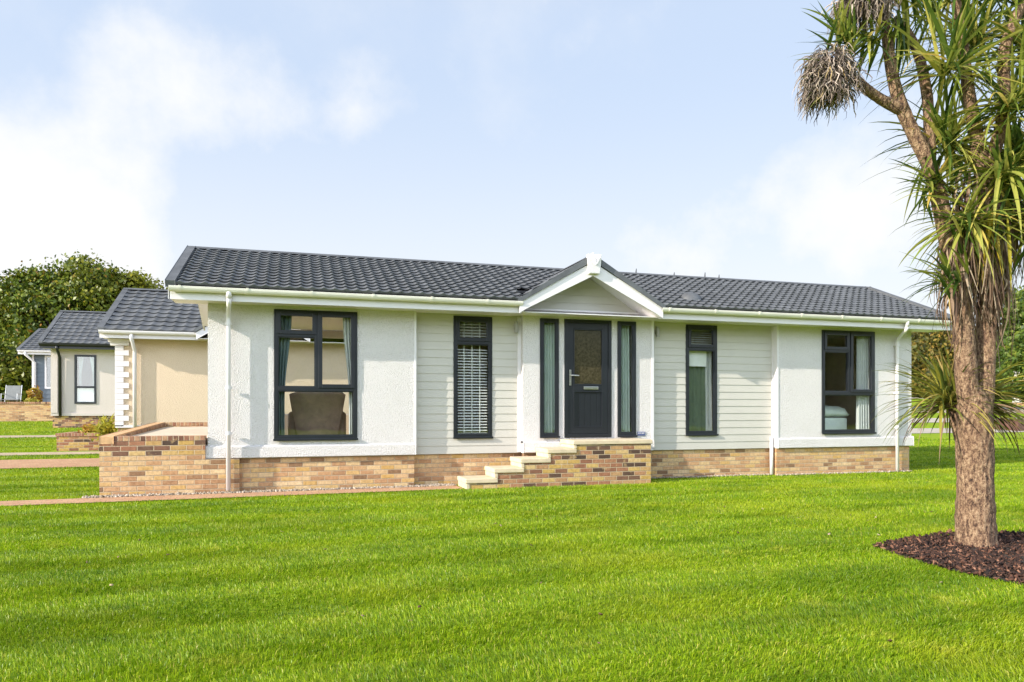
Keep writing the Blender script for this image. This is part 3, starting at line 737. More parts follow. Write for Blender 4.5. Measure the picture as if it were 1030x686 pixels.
# front door
x0, x1, z0, z1 = DOOR; y0 = YW - .018
m = MB(); rect_frame(m, x0 + .003, x1 - .003, z0 + .003, z1 - .003, .062, y0, YW + .07); fr = m.build('door_frame', M['anth'], home, bevel=.004)
m = MB(); a, b, c, d = x0 + .067, x1 - .067, z0 + .067, z1 - .067; yd = y0 + .014
zm0, zm1 = 1.62, 1.73
rect_frame(m, a, b, c, d, .105, yd, yd + .06, .105, .12); m.box(a + .105, b - .105, yd - .001, yd + .06, zm0, zm1)
door = m.build('front_door', M['anth'], home, bevel=.005)
MB().box(a + .10, b - .10, yd + .022, yd + .03, zm1 - .005, d - .10).build('door_pane', M['obscure'], door)
m = MB(); n = 5; wbd = (b - a - .21) / n
for i in range(n): m.box(a + .105 + i * wbd + .004, a + .105 + (i + 1) * wbd - .004, yd + .02, yd + .05, c + .115, zm0)
m.box(a + .1, b - .1, yd + .028, yd + .05, c + .11, zm0 + .01); m.build('door_panel', M['anth'], door, bevel=.003)
m = MB(); rect_frame(m, a + .105, b - .105, zm1, d - .105, .02, yd - .006, yd + .02); rect_frame(m, a + .105, b - .105, c + .12, zm0, .02, yd - .006, yd + .02); m.build('glazing_bead', M['anth'], door, bevel=.003)
m = MB(); m.box(a + .30, b - .20, yd - .022, yd, zm0 + .03, zm0 + .085); m.build('letter_plate', M['metal'], door, bevel=.006)
m = MB(); m.box(a + .025, a + .06, yd - .012, yd, 1.72, 2.0); m.tube([(a + .042, yd - .012, 1.9), (a + .042, yd - .055, 1.9), (a + .062, yd - .062, 1.9), (a + .19, yd - .06, 1.895)], .011, 8); m.tube([(a + .042, yd - .014, 1.78), (a + .042, yd - .02, 1.78)], .014, 8)
m.build('handle', M['metal'], door, bevel=.003)
# small blue-grey plate by the door
pl = MB().box(6.06, 6.215, YW - .012, YW - .002, .812, .885).build('plate', M['anth'], home)
pl.data.materials[0] = plain('blue_grey_plate', (.10, .12, .24), .4, .1, 3)
m = MB()
for i, w_ in enumerate((.025, .02, .03, .025)): m.box(6.075 + i * .033, 6.075 + i * .033 + w_ * .9, YW - .014, YW - .0115, .852, .868)
m.build('plate_mark', M['pvc'], pl)
# wall lights
for x in (3.76, 6.515):
    m = MB(); m.box(x - .028, x + .028, YS - .05, YS - .005, 2.70, 2.78); lf = m.build('wall_light', M['lamp_metal'], home)
    MB().tube([(x, YS - .075, 2.64), (x, YS - .075, 2.83)], .034, 14).build('lamp_body', M['lamp_metal'], lf, smooth=False)
# downpipes
def swan(x, top, bot, x2=None, y2=YW - .055):
    x2 = x if x2 is None else x2
    m = MB(); yt = YG - .065
    m.tube([(x, yt, top), (x, yt, top - .14)], [.042, .04], 12)
    m.tube([(x, yt + .005, top - .13), (x, yt + .015, top - .2), ((x + x2) / 2, (yt + y2) / 2, top - .27), (x2, y2 - .01, top - .35), (x2, y2, top - .42), (x2, y2, bot)], .034, 12)
    d = m.build('downpipe', M['pvc'], home, smooth=True)
    for z in (top - .5, 1.6, .9):
        m = MB(); m.tube([(x2, y2, z), (x2, y2, z + .05)], .042, 12); m.box(x2 - .05, x2 + .05, y2 + .02, y2 + .062, z + .01, z + .04)
        m.build('pipe_bracket', M['pvc'], d)
swan(-.895, 3.09, .05, -.93, 11.94); swan(11.75, 3.09, .03, 11.94)
MB().tube([(9.01, YS - .05, .75), (9.01, YS - .05, .02)], .034, 12).build('downpipe', M['pvc'], home, smooth=True)

# ------------------------------------------------------------------ steps up to the door
stp = empty('entrance_steps', (4.4, 11.7, 0), 'brick entrance steps with cream stone treads rising to the dark front door', 'steps')
tops = ((2.693, 3.167, .172), (3.167, 3.618, .33), (3.618, 4.087, .481), (4.087, 4.55, .633), (4.55, 6.0, .771))
YP = 11.405
m = MB()
for xa, xb, t in tops: m.box(xa + .06, xb + (.06 if xb < 6 else 0), YP + .012, YW + .02, -.1, t - .077)
# keep the blocks from sharing faces
m = MB(); prof = [(2.753, -.1)]
for xa, xb, t in tops: prof += [(xa + .06, t - .078), (xb + .06 if xb < 6 else xb, t - .078)]
prof += [(6.0, -.1)]
m.extrude(prof, 1, YP + .012, YW + .02); m.build('brick_core', M['brick_dark'], stp)
for i, (xa, xb, t) in enumerate(tops):
    e = xb + (.055 if i < 4 else .022); yb_ = YW - .034 if i > 2 else YW + .02
    if i == 4: e = 6.025
    m = MB().box(xa - .012, e, YP - .012, YW - .036, t - .075, t); m.build('tread', M['stone'], stp, bevel=.012)
    lowz = 0 if i == 0 else tops[i - 1][2]
    MB().box(xa + .004, xa + .058, YP, YW - .04, lowz + .002, t - .077).build('riser', M['stone'], stp, bevel=.006)

# ------------------------------------------------------------------ terrace on the left
ter = empty('terrace', (-1.9, 14.3, 0), 'raised brick terrace with brick-on-edge coping at the left end of the white home', 'terrace')
TX0, TX1, TY0, TY1 = -2.71, -1.262, 11.995, 16.6
def cz(y): return .895 + .13 * (y - TY0) / (TY1 - TY0)
m = MB(); m.box(TX0, -1.266, TY0, TY0 + .21, -.1, .599); m.box(-1.265, -.775, TY0 + .001, YW + .03, -.1, .53)
m.extrude([(TY0 + .211, -.1), (TY1, -.1), (TY1, cz(TY1) - .075), (TY0 + .211, cz(TY0) - .075)], 0, TX0, TX0 + .22)
m.box(TX0 + .221, -1.0, TY1 - .21, TY1 - .001, -.1, cz(TY1) - .076)
m.build('terrace_wall', M['brick'], ter)
MB().box(TX0, -1.266, TY0, TY0 + .21, .60, .822).build('terrace_wall', M['brick_dark'], ter)
MB().box(TX0 + .19, -1.268, TY0 - .004, TY0 + .218, .823, .893).build('coping', M['brick_edge'], ter, bevel=.004)
m = MB(); ya, yb2 = TY0 - .005, TY1
m.extrude([(ya, cz(ya) - .115), (ya + .1, cz(ya) - .074), (yb2, cz(yb2) - .074), (yb2, cz(yb2)), (ya, cz(ya))], 0, TX0 - .006, TX0 + .189)
cpn = m.build('coping', M['stone'], ter, bevel=.006)
cpn.data.materials[0] = plain('orange_buff_brick', (.56, .34, .17), .85, .25, 10, .004)
MB().extrude([(TY0 + .3, cz(TY0) - .012), (TY1 - .22, cz(TY1) - .012), (TY1 - .22, cz(TY1) - .07), (TY0 + .3, cz(TY0) - .07)], 0, TX0 + .19, TX0 + .222).build('coping', M['brick_edge'], ter)
MB().box(TX0 + .223, -1.0, TY1 - .215, TY1 + .005, cz(TY1) - .074, cz(TY1)).build('coping', M['brick_edge'], ter, bevel=.004)
MB().extrude([(TY0 + .22, cz(TY0) - .045), (TY1 - .22, cz(TY1) - .09), (TY1 - .22, .3), (TY0 + .22, .3)], 0, TX0 + .2225, -1.24).build('paving', M['paving'], ter)

# ------------------------------------------------------------------ things seen through the windows
def curtain(name, x0, x1, z0, z1, y, mat, label, folds=6, tie=None, amp=.035):
    m = MB(); nx = folds * 8; nz = 14
    for j in range(nz + 1):
        v = j / nz; z = z1 + (z0 - z1) * v
        for i in range(nx + 1):
            u = i / nx; x = x0 + (x1 - x0) * u
            if tie is not None:                       # gathered to one side below
                k = .5 * math.sin(min(1, v * 1.5) * math.pi / 2) ** 2; x = x + (tie - x) * k
            w = amp * math.sin(u * folds * 2 * math.pi + 1.3 * math.sin(3 * u + v)) * (.6 + .4 * v)
            m.v.append((x, y + w, z))
    for j in range(nz):
        for i in range(nx): a = j * (nx + 1) + i; m.f.append((a, a + 1, a + nx + 2, a + nx + 1))
    o = m.build(name, mat, smooth=True); s = o.modifiers.new('thickness', 'SOLIDIFY'); s.thickness = .004
    return tag(o, label, 'curtain')
YI = YW + .115
curtain('curtain', -.24, .0, .74, 2.86, YI, M['curtain_teal'], 'dark teal curtain on the terrace side of the window with the brown armchair', 4, -.22)
curtain('curtain', .80, 1.02, .74, 2.86, YI, M['curtain_white'], 'white curtain hanging beside the brown leather armchair in the end window', 4, 1.0)
curtain('curtain', 4.23, 4.50, .80, 2.86, YI, M['curtain_sage'], 'pale sage curtain in the slim glazing on the handle side of the front door', 5)
curtain('curtain', 5.70, 5.95, .80, 2.86, YI, M['curtain_sage'], 'pale sage curtain in the slim glazing between the front door and the blue plate', 5)
curtain('curtain', 11.08, 11.36, .74, 2.86, YI, M['curtain_white'], 'white curtain hanging beside the pale divan bed in the bay window', 5)
curtain('curtain', 7.66, 7.80, .74, 2.5, YS + .16, M['curtain_white'], 'narrow white curtain in the slim window with the half raised blind', 2, amp=.02)
M['frost_sheet'] = fabric('frost_green_sheet', (.20, .255, .17))
curtain('curtain', 7.17, 7.68, .84, 2.5, YS + .18, M['frost_sheet'], 'dark green sheet standing in for frosted glass below the half raised blind right of the porch', 5, amp=.012)  # added sheet, made like a curtain to stand in for a frosted pane
vb = empty('venetian_blind', (3.0, YS + .12, .85), 'white venetian blind lowered in the slim window beside the steps', 'blind')
m = MB(); z = .88
while z < 2.36:
    m.extrude([(YS + .085, z - .009), (YS + .087, z - .009), (YS + .106, z + .009), (YS + .104, z + .009)], 0, 2.72, 3.275); z += .05
z = 2.42
while z < 2.84:
    m.extrude([(YS + .085, z - .009), (YS + .087, z - .009), (YS + .106, z + .009), (YS + .104, z + .009)], 0, 2.72, 3.275); z += .05
m.build('slats', M['blind'], vb)
for x in (2.86, 3.0, 3.14):
    MB().box(x - .007, x + .007, YS + .080, YS + .083, .86, 2.85).build('ladder_tape', M['blind'], vb)
MB().box(2.7, 3.29, YS + .09, YS + .14, 2.85, 2.89).build('head_rail', M['blind'], vb)
m = MB().box(7.2, 7.65, YS + .1, YS + .11, 2.12, 2.44)
rb = empty('raised_blind', (7.45, YS + .12, 2.1), 'half raised pale blind in the slim window right of the porch', 'blind')
m.build('blind_fabric', M['blind'], rb)
m = MB(); z = 2.47
while z < 2.83: m.extrude([(YS + .105, z - .009), (YS + .107, z - .009), (YS + .132, z + .009), (YS + .13, z + .009)], 0, 7.19, 7.77); z += .042
m.build('slats', M['blind'], rb)
MB().box(7.18, 7.78, YS + .09, YS + .14, 2.84, 2.88).build('head_rail', M['blind'], rb)
# leather armchair seen from behind
arm = empty('armchair', (.42, 12.85, .62), 'brown leather armchair with its back to the large end window', 'armchair')
def soft(name, x0, x1, y0, y1, z0, z1, mat, par, bulge=.05, taper=0):
    m = MB(); m.box(x0, x1, y0, y1, z0, z1); o = m.build(name, mat, par, smooth=True)
    b = o.modifiers.new('bevel', 'BEVEL'); b.width = bulge; b.segments = 4; return o
m = MB(); n = 12
for j in range(n + 1):
    v = j / n; z = .8 + .79 * v; w = .34 + .13 * v
    for i in range(n + 1):
        u = i / n * 2 - 1
        y = 12.62 + .06 * u * u + .015 * math.sin(u * 9 + v * 3) * v - .06 * v
        m.v.append((.42 + u * w, y, z - (.05 * abs(u) ** 4 if j == n else 0)))
for j in range(n):
    for i in range(n): a = j * (n + 1) + i; m.f.append((a, a + 1, a + n + 2, a + n + 1))
o = m.build('backrest', M['leather'], arm, smooth=True); s = o.modifiers.new('thickness', 'SOLIDIFY'); s.thickness = .2; s.offset = -1
b = o.modifiers.new('bevel', 'BEVEL'); b.width = .05; b.segments = 3
soft('seat', .12, .72, 12.80, 13.4, .78, 1.08, M['leather'], arm, .08)
soft('armrest', -.06, .13, 12.72, 13.4, .75, 1.26, M['leather'], arm, .07); soft('armrest', .71, .9, 12.72, 13.4, .75, 1.26, M['leather'], arm, .07)
for x in (0, .82):
    for y in (12.76, 13.34): MB().tube([(x, y, .62), (x, y, .77)], [.018, .028], 8).build('leg', M['wood_brown'], arm)
# divan bed
bed = empty('divan_bed', (10.65, 12.95, .62), 'pale divan bed under a rumpled plastic cover inside the bay window beside the palm', 'bed')
soft('base', 10.17, 11.1, 12.45, 13.9, .66, 1.12, M['bed'], bed, .04)
m = MB(); n = 16
for j in range(n + 1):
    for i in range(n + 1):
        u, v = i / n, j / n; x = 10.14 + 1.0 * u; y = 12.42 + 1.5 * v
        e = min(u, 1 - u, v, 1 - v)
        m.v.append((x, y, 1.20 + .16 * min(1, e * 8) ** .5 + .03 * mnoise.noise((x * 9, y * 9, 2))))
for j in range(n):
    for i in range(n): a = j * (n + 1) + i; m.f.append((a, a + 1, a + n + 2, a + n + 1))
o = m.build('mattress', M['bed'], bed, smooth=True); s = o.modifiers.new('thickness', 'SOLIDIFY'); s.thickness = .09
for x in (10.24, 11.0):
    for y in (12.5, 13.8): MB().tube([(x, y, .62), (x, y, .67)], .03, 8).build('leg', M['wood_brown'], bed)

# ------------------------------------------------------------------ the neighbouring homes
def quoins(m, x, w1, w2, y, z0, z1, step=.135):
    z = z0; k = 0
    while z < z1 - .02:
        w = w2 if k % 2 else w1; m.box(x, x + w, y - .03, y + .06, z + .004, min(z + step - .004, z1)); z += step; k += 1
def simple_window(par, r, y, mat, mullion_z=None):
    x0, x1, z0, z1 = r
    m = MB(); rect_frame(m, x0, x1, z0, z1, .07, y - .03, y + .06)
    if mullion_z: m.box(x0 + .07, x1 - .07, y - .031, y + .06, mullion_z - .035, mullion_z + .035)
    w = m.build('window', mat, par)
    MB().box(x0 + .06, x1 - .06, y + .012, y + .016, z0 + .06, z1 - .06).build('pane', M['glass'], w)
    return w
def neighbour(name, label, x0, x1, yw, depth, zg, ez, ry, rz, rx0, rx1, wallmat, basemat, gut, holes=(), boards=0, ztop=None, band=None, gutter_to=None):
    h = empty(name, ((x0 + x1) / 2, yw + depth / 2, zg), label, 'house')
    zb = band if band else zg + .5
    wall(MB(), x0, x1, zb, ez - .14, yw, .2, [q for q in holes], boards, .02).build('wall', wallmat, h)
    m = MB(); m.box(x0, x0 + .16, yw + .201, yw + depth, zb, ez - .14); m.box(x1 - .16, x1, yw + .201, yw + depth, zb, ez - .14); m.box(x0 + .161, x1 - .161, yw + depth - .16, yw + depth - .001, zb, ez - .14)
    tri = [(yw + .05, ez - .138), (yw + depth, ez - .138), (ry, rz - .15)]
    m.extrude(tri, 0, x0, x0 + .16); m.extrude(tri, 0, x1 - .16, x1); m.build('side_wall', wallmat, h)
    MB().box(x0 + .02, x1 - .02, yw + .03, yw + depth - .02, zg - .3, zb - .004).build('brick_base', basemat, h)
    MB().box(x0 + .17, x1 - .17, yw + .21, yw + depth - .17, zb - .003, zb + .06).build('floor', M['floor'], h)
    MB().box(x0 + .17, x1 - .17, yw + 1.9, yw + 1.95, zb + .07, ez - .16).build('partition', M['room'], h)
    ye = yw - .5; n = max(6, int(math.hypot(ry - ye, rz - ez) / .3))
    V, F = tiles(rx0, rx1, (ye, ez), (ry, rz), n, None, .25, 8); np_mesh('roof_tiles', V - np.array(h.location), [F], M['roof'], h)
    yb = 2 * ry - ye
    V, F = tiles(rx0, rx1, (yb, ez), (ry, rz), n, None, .25, 8); np_mesh('roof_tiles', V - np.array(h.location), [F], M['roof'], h)
    m = MB(); m.extrude([(ye + .02, ez - .01), (ry, rz - .015), (ry, rz - .06), (ye + .02, ez - .06)], 0, rx0, rx1); m.extrude([(ry, rz - .015), (yb, ez - .01), (yb, ez - .06), (ry, rz - .06)], 0, rx0, rx1); m.build('roof_deck', M['black'], h)
    MB().extrude([(ry - .13, rz), (ry, rz + .06), (ry + .13, rz)], 0, rx0 - .02, rx1 + .02).build('ridge_cap', M['roof'], h)
    for xa in (rx0 - .03, rx1 - .11):
        m = MB(); m.extrude([(ye - .02, ez + .05), (ry, rz + .055), (ry, rz - .05), (ye - .02, ez - .05)], 0, xa, xa + .14); m.extrude([(ry, rz + .055), (yb, ez + .05), (yb, ez - .05), (ry, rz - .05)], 0, xa, xa + .14)
        m.build('verge_flashing', M['roof'], h)
    gx1 = gutter_to or rx1
    MB().box(rx0, gx1, ye + .07, ye + .09, ez - .2, ez - .02).build('fascia', gut, h)
    prof = [(ye + .01 + .06 * math.cos(a), ez - .02 - .085 * math.sin(a)) for a in np.linspace(0, math.pi, 9)]
    MB().extrude(prof, 0, rx0, gx1).build('gutter', gut, h)
    MB().box(rx0 + .01, rx1 - .01, ye + .09, yw + .1, ez - .18, ez - .165).build('soffit', gut if gut is not M['black'] else M['pvc'], h)
    return h
# cream home directly behind the terrace
h2 = neighbour('cream_home', 'cream rendered home with white quoins and white gutter behind the brick terrace', -4.14, 3.2, 20.0, 4.6, .18, 3.22, 22.33, 4.60, -4.42, 3.5, M['render_cream'], M['brick'], M['pvc'], band=.86, gutter_to=-2.22)
m = MB(); quoins(m, -4.17, .19, .31, 20.0, .87, 2.86); m.build('quoins', M['pvc'], h2)
m = MB(); m.box(-4.27, -3.85, 19.93, 20.1, 2.87, 2.95); m.box(-4.31, -3.82, 19.90, 20.1, 2.951, 3.03); m.build('capital', M['pvc'], h2)
m = MB(); m.tube([(-3.72, 19.53, 3.16), (-3.72, 19.53, 3.02), (-3.72, 19.9, 2.75), (-3.72, 19.92, 2.7), (-3.72, 19.92, .85)], .045, 10); m.build('downpipe', M['pvc'], h2, smooth=True)
MB().box(-4.17, -2, 19.97, 20.1, .84, .90).build('plinth_band', M['pvc'], h2)
m = MB(); m.extrude([(-2.26, 3.2), (-.9, 4.05), (.46, 3.2), (.46, 3.02), (-.9, 3.87), (-2.26, 3.02)], 1, 19.42, 19.46); m.build('bargeboard', M['pvc'], h2)
m = MB(); m.extrude([(-2.30, 3.27), (-.9, 4.15), (.5, 3.27), (.5, 3.19), (-.9, 4.06), (-2.30, 3.19)], 1, 19.38, 22.0); m.build('porch_roof', M['roof'], h2)
m = MB(); m.extrude([(-2.2, 3.07), (.4, 3.07), (-.9, 3.86)], 1, 19.96, 20.05); m.build('gable_wall', M['render_cream'], h2)
MB().box(-2.2, .42, 19.47, 19.99, 3.045, 3.06).build('soffit', M['pvc'], h2)
# pale grey home with black gutter
wz = (-7.71, -6.99, 1.50, 3.32)
h3 = neighbour('grey_home', 'pale grey rendered home with black gutter and dark framed window beyond the planter', -8.45, -2.2, 30.5, 4.6, .6, 3.70, 32.62, 5.15, -8.72, -1.9, M['render_grey'], M['brick_dark'], M['black'], holes=[wz], band=1.06)
w = simple_window(h3, wz, 30.5, M['anth'], 2.12)
MB().box(-7.66, -7.04, 30.56, 30.58, 1.56, 2.08).build('panel', M['ceil'], w)
m = MB(); m.box(-8.48, -2.17, 30.46, 30.6, 1.05, 1.15); m.box(-8.47, -8.25, 30.44, 30.6, 1.16, 3.55); m.build('trim', M['render_grey'], h3)
m = MB(); m.tube([(-8.16, 30.02, 3.6), (-8.16, 30.02, 3.5), (-8.16, 30.40, 3.2), (-8.16, 30.42, 1.05)], .05, 8); m.build('downpipe', M['black'], h3, smooth=True)
curtain('curtain', -7.62, -7.45, 2.15, 3.27, 30.66, M['curtain_white'], 'white curtain in the dark framed window of the pale grey home', 3, -7.6)
curtain('curtain', -7.24, -7.04, 2.15, 3.27, 30.66, M['curtain_sage'], 'pale curtain gathered at the far side of the pale grey home window', 3, -7.06)
# slate grey clad home behind
w4 = (-10.95, -9.95, 2.25, 3.78)
h4 = neighbour('slate_home', 'slate grey boarded home with white downpipe at the edge of the wood', -11.44, -4.5, 38.5, 4.8, .95, 4.0, 41.0, 5.22, -11.9, -4.2, M['clad_dark'], M['brick'], M['pvc'], holes=[w4], boards=.2, band=1.4)
simple_window(h4, w4, 38.5, M['pvc'])
m = MB(); m.tube([(-11.6, 38.02, 3.9), (-11.6, 38.02, 3.8), (-11.33, 38.42, 3.45), (-11.33, 38.42, 1.3)], .055, 8); m.build('downpipe', M['pvc'], h4, smooth=True)
MB().box(-11.46, -11.38, 38.46, 38.6, 1.4, 3.85).build('corner_trim', M['pvc'], h4)
# low brick wall in front of it
gw = empty('garden_wall', (-13, 34.6, .78), 'low buff brick garden wall below the grey garden chair', 'wall')
MB().box(-22, -8.9, 34.5, 34.72, .5, 1.52).build('wall', M['brick'], gw); MB().box(-22.02, -8.88, 34.47, 34.75, 1.522, 1.6).build('coping', M['brick_edge'], gw)
MB().box(-22, -8.9, 34.73, 38.3, .5, 1.3).build('paving', M['paving'], gw)
# planter of the cream home
pn = empty('brick_planter', (-5.2, 21.6, .22), 'raised brick planter by the corner of the cream home holding low flowers', 'planter')
m = MB(); m.box(-5.74, -4.5, 21.1, 21.3, 0, .6); m.box(-5.74, -5.54, 21.301, 22.6, 0, .6); m.box(-5.539, -4.5, 22.4, 22.6, 0, .6); m.build('planter_wall', M['brick_dark'], pn)
m = MB(); m.box(-5.76, -4.5, 21.08, 21.32, .602, .68); m.box(-5.76, -5.52, 21.321, 22.62, .602, .68); m.build('coping', M['brick_edge'], pn)
MB().box(-5.53, -4.5, 21.31, 22.39, .1, .55).build('soil', M['soil'], pn)

# ------------------------------------------------------------------ planting
def leaf_cloud(pts, size, aspect=.55, nrm=None):
    n = len(pts)
    d = rng.normal(size=(n, 3)); d /= np.linalg.norm(d, axis=1)[:, None]
    if nrm is not None: d = d + nrm * .9; d /= np.linalg.norm(d, axis=1)[:, None]
    t = np.cross(d, rng.normal(size=(n, 3))); t /= np.linalg.norm(t, axis=1)[:, None]; b = np.cross(d, t)
    s = size * rng.uniform(.6, 1.35, (n, 1))
    v = np.stack([pts - t * s, pts - b * s * aspect + d * s * .15, pts + t * s, pts + b * s * aspect + d * s * .15], 1)
    F = np.arange(n * 4).reshape(n, 4)
    return v.reshape(-1, 3), F
def crown_points(lobes, per, clump=.5, squash=.8):
    """clumps of leaves hung on the shell of each lobe, with gaps between the clumps"""
    P = []; Nn = []
    for (cx, cy, cz_, r) in lobes:
        nc = max(6, int(per * r * r))
        d = rng.normal(size=(nc, 3)); d /= np.linalg.norm(d, axis=1)[:, None]; d[:, 2] *= squash
        rad = r * rng.uniform(.55, 1.06, (nc, 1)); cc = np.array([cx, cy, cz_]) + d * rad
        k = 34; pts = cc[:, None, :] + rng.normal(size=(nc, k, 3)) * clump * rng.uniform(.5, 1.2, (nc, 1, 1)) * np.array([1, 1, .6])
        P.append(pts.reshape(-1, 3)); Nn.append(np.repeat(d, k, 0))
    return np.concatenate(P), np.concatenate(Nn)
def tree(name, loc, lobes, per, leaf, mat, label, cat='tree', clump=.5, trunk_r=.3, group=None, limbs=True):
    o = empty(name, loc, label, cat, group)
    P, Nn = crown_points(lobes, per, clump)
    v, F = leaf_cloud(P, leaf, .6, Nn); np_mesh('crown', v, [F], mat, o)
    top = max(l[2] for l in lobes)
    m = MB(); m.tube([(0, 0, -.3), (.05, 0, top * .2), (-.1, .1, top * .45), (.1, 0, top * .75)], [trunk_r * 1.3, trunk_r, trunk_r * .75, trunk_r * .3], 10)
    if limbs:
        for (cx, cy, cz_, r) in lobes: m.tube([(0, 0, top * .28), (cx * .45, cy * .45, top * .28 + (cz_ - top * .28) * .6), (cx, cy, cz_)], [trunk_r * .5, trunk_r * .32, trunk_r * .1], 7)
    m.build('trunk', M['bark_far'], o, smooth=True, local=True)
    return o
# big broadleaf tree on the left, and the wood below it
lb = [(0, 0, 6.6, 2.5), (-2.7, .5, 5.9, 2.3), (2.4, .3, 6.2, 2.1), (-4.6, 0, 4.8, 2.0), (4.0, 0, 4.9, 1.8), (1.2, -1.2, 5.2, 2.0), (-1.8, -1.4, 4.6, 2.2), (-4.4, -.8, 3.0, 2.0), (-1.5, -1, 2.6, 2.2), (1.5, -.8, 2.9, 2.2), (4.2, -.4, 3.0, 1.8)]
tree('broadleaf_tree', (-12.6, 52, gh(52)), [(x, y, z + .35, r) for x, y, z, r in lb] + [(.3, -.3, 7.2, 1.7), (-2.2, 0, 7.0, 1.6), (2.8, .2, 6.9, 1.5), (-4.0, 0, 6.3, 1.6), (4.0, .2, 6.1, 1.4)], 34, .13, M['leaf_tree'], 'large rounded broadleaf tree with olive green leaves behind the neighbouring homes', clump=.42, trunk_r=.4)
for i, (x, y, hgt, lab) in enumerate(((-21.5, 49, 4.6, 'dark bushy tree at the left picture edge beside the large rounded tree'), (-15.0, 45, 3.2, 'low dark bush growing behind the grey garden chair'))):
    lobes = [(rng.uniform(-1.6, 1.6), rng.uniform(-.8, .8), hgt * rng.uniform(.25, .8), rng.uniform(1.2, 1.8)) for _ in range(8)]
    tree('bushy_tree', (x, y, gh(y)), lobes, 28, .12, M['leaf_tree'], lab, clump=.4, trunk_r=.2)
# far right: olive hedge trees and a fresh green tree
for i, (x, y, hh, mat, lab) in enumerate(((66.5, 64, 8.2, 'leaf_hedge', 'tall olive brown tree seen in the gap beside the palm trunk'), (72, 66, 8.0, 'leaf_hedge', 'olive tree hidden partly by the palm trunk on the far roadside'), (79, 64, 8.5, 'leaf_green', 'green roadside tree right of the palm trunk'), (86, 66, 9.5, 'leaf_green', 'tall green tree at the right picture edge'))):
    lobes = [(rng.uniform(-3, 3), rng.uniform(-1.5, 1.5), hh * rng.uniform(.12, .8), rng.uniform(1.5, 2.4)) for _ in range(15)]
    tree('roadside_tree', (x, y, gh(y)), lobes, 11, .24, M[mat], lab, clump=.55, trunk_r=.3, group='trees along the far road')
lobes = [(rng.uniform(-2, 2), rng.uniform(-1, 1), rng.uniform(1.4, 8.8), rng.uniform(.9, 1.5)) for _ in range(22)]
tree('slender_tree', (50.5, 38.5, gh(38.5)), lobes, 15, .15, M['leaf_green'], 'airy green tree rising behind the palm leaves above the white far home', clump=.4, trunk_r=.16)
# wood on the far side of the lawn, which the windows mirror
lobes = [(x, rng.uniform(-33, -27), (.5, 3.6, 6.4, 8.6)[i % 4] + rng.uniform(-.8, .8), rng.uniform(1.8, 2.7)) for i, x in enumerate(np.arange(-14, 66, .5))]
P_, N_ = crown_points(lobes, 4.5, .75); v_, F_ = leaf_cloud(P_, .42, .6, N_)
tag(np_mesh('woods', v_, [F_], M['wood_leaf']), 'dense green wood across the lawn that the windows of the home mirror', 'woods', kind='stuff')
# shrubs
def shrub(name, loc, n, rad, hgt, leaf, mat, label, cat='shrub'):
    o = empty(name, loc, label, cat)
    p = rng.normal(size=(n, 3)); p /= np.linalg.norm(p, axis=1)[:, None]; p *= rng.uniform(.3, 1, (n, 1)) ** .5
    p = p * np.array([rad, rad, hgt / 2]) + np.array([0, 0, hgt / 2]); p += rng.normal(size=p.shape) * .04
    v, F = leaf_cloud(p, leaf, .4); np_mesh('foliage', v, [F], M[mat], o)
    m = MB()
    for k in range(6):
        a = k * 1.05; m.tube([(0, 0, -.05), (rad * .3 * math.cos(a), rad * .3 * math.sin(a), hgt * .4), (rad * .6 * math.cos(a), rad * .6 * math.sin(a), hgt * .75)], [.02, .014, .006], 5)
    m.build('stem', M['bark_far'], o, local=True); return o
shrub('low_shrub', (-5.05, 21.8, .56), 420, .3, .3, .06, 'leaf_orange', 'low orange and yellow flowering plant in the brick planter')
shrub('garden_shrub', (-10.85, 36.8, 1.3), 420, .26, 1.0, .09, 'leaf_orange', 'orange yellow shrub between the grey garden chair and the slate home')
shrub('garden_shrub', (-10.55, 35.3, 1.3), 300, .28, .45, .07, 'leaf_yellow', 'low yellow shrub on the terrace above the garden wall')
# garden chair
gc = empty('garden_chair', (-11.5, 36, 1.3), 'grey sling garden chair standing above the low garden wall', 'chair')
cx0, cx1, cy0 = -11.78, -11.25, 35.8
m = MB(); m.extrude([(cy0, 1.72), (cy0 + .45, 1.70), (cy0 + .45, 1.68), (cy0, 1.70)], 0, cx0, cx1); m.build('seat', M['grey_mesh'], gc)
m = MB(); m.extrude([(cy0 + .42, 1.72), (cy0 + .58, 2.32), (cy0 + .60, 2.32), (cy0 + .44, 1.72)], 0, cx0, cx1); m.build('backrest', M['grey_mesh'], gc)
for x in (cx0 - .03, cx1 + .03):
    MB().tube([(x, cy0 + .02, 1.3), (x, cy0, 1.7), (x, cy0 + .02, 1.95), (x, cy0 + .5, 1.95)], .016, 6).build('leg', M['metal'], gc)
    MB().tube([(x, cy0 + .4, 1.3), (x, cy0 + .44, 1.7), (x, cy0 + .6, 2.34)], .016, 6).build('leg', M['metal'], gc)
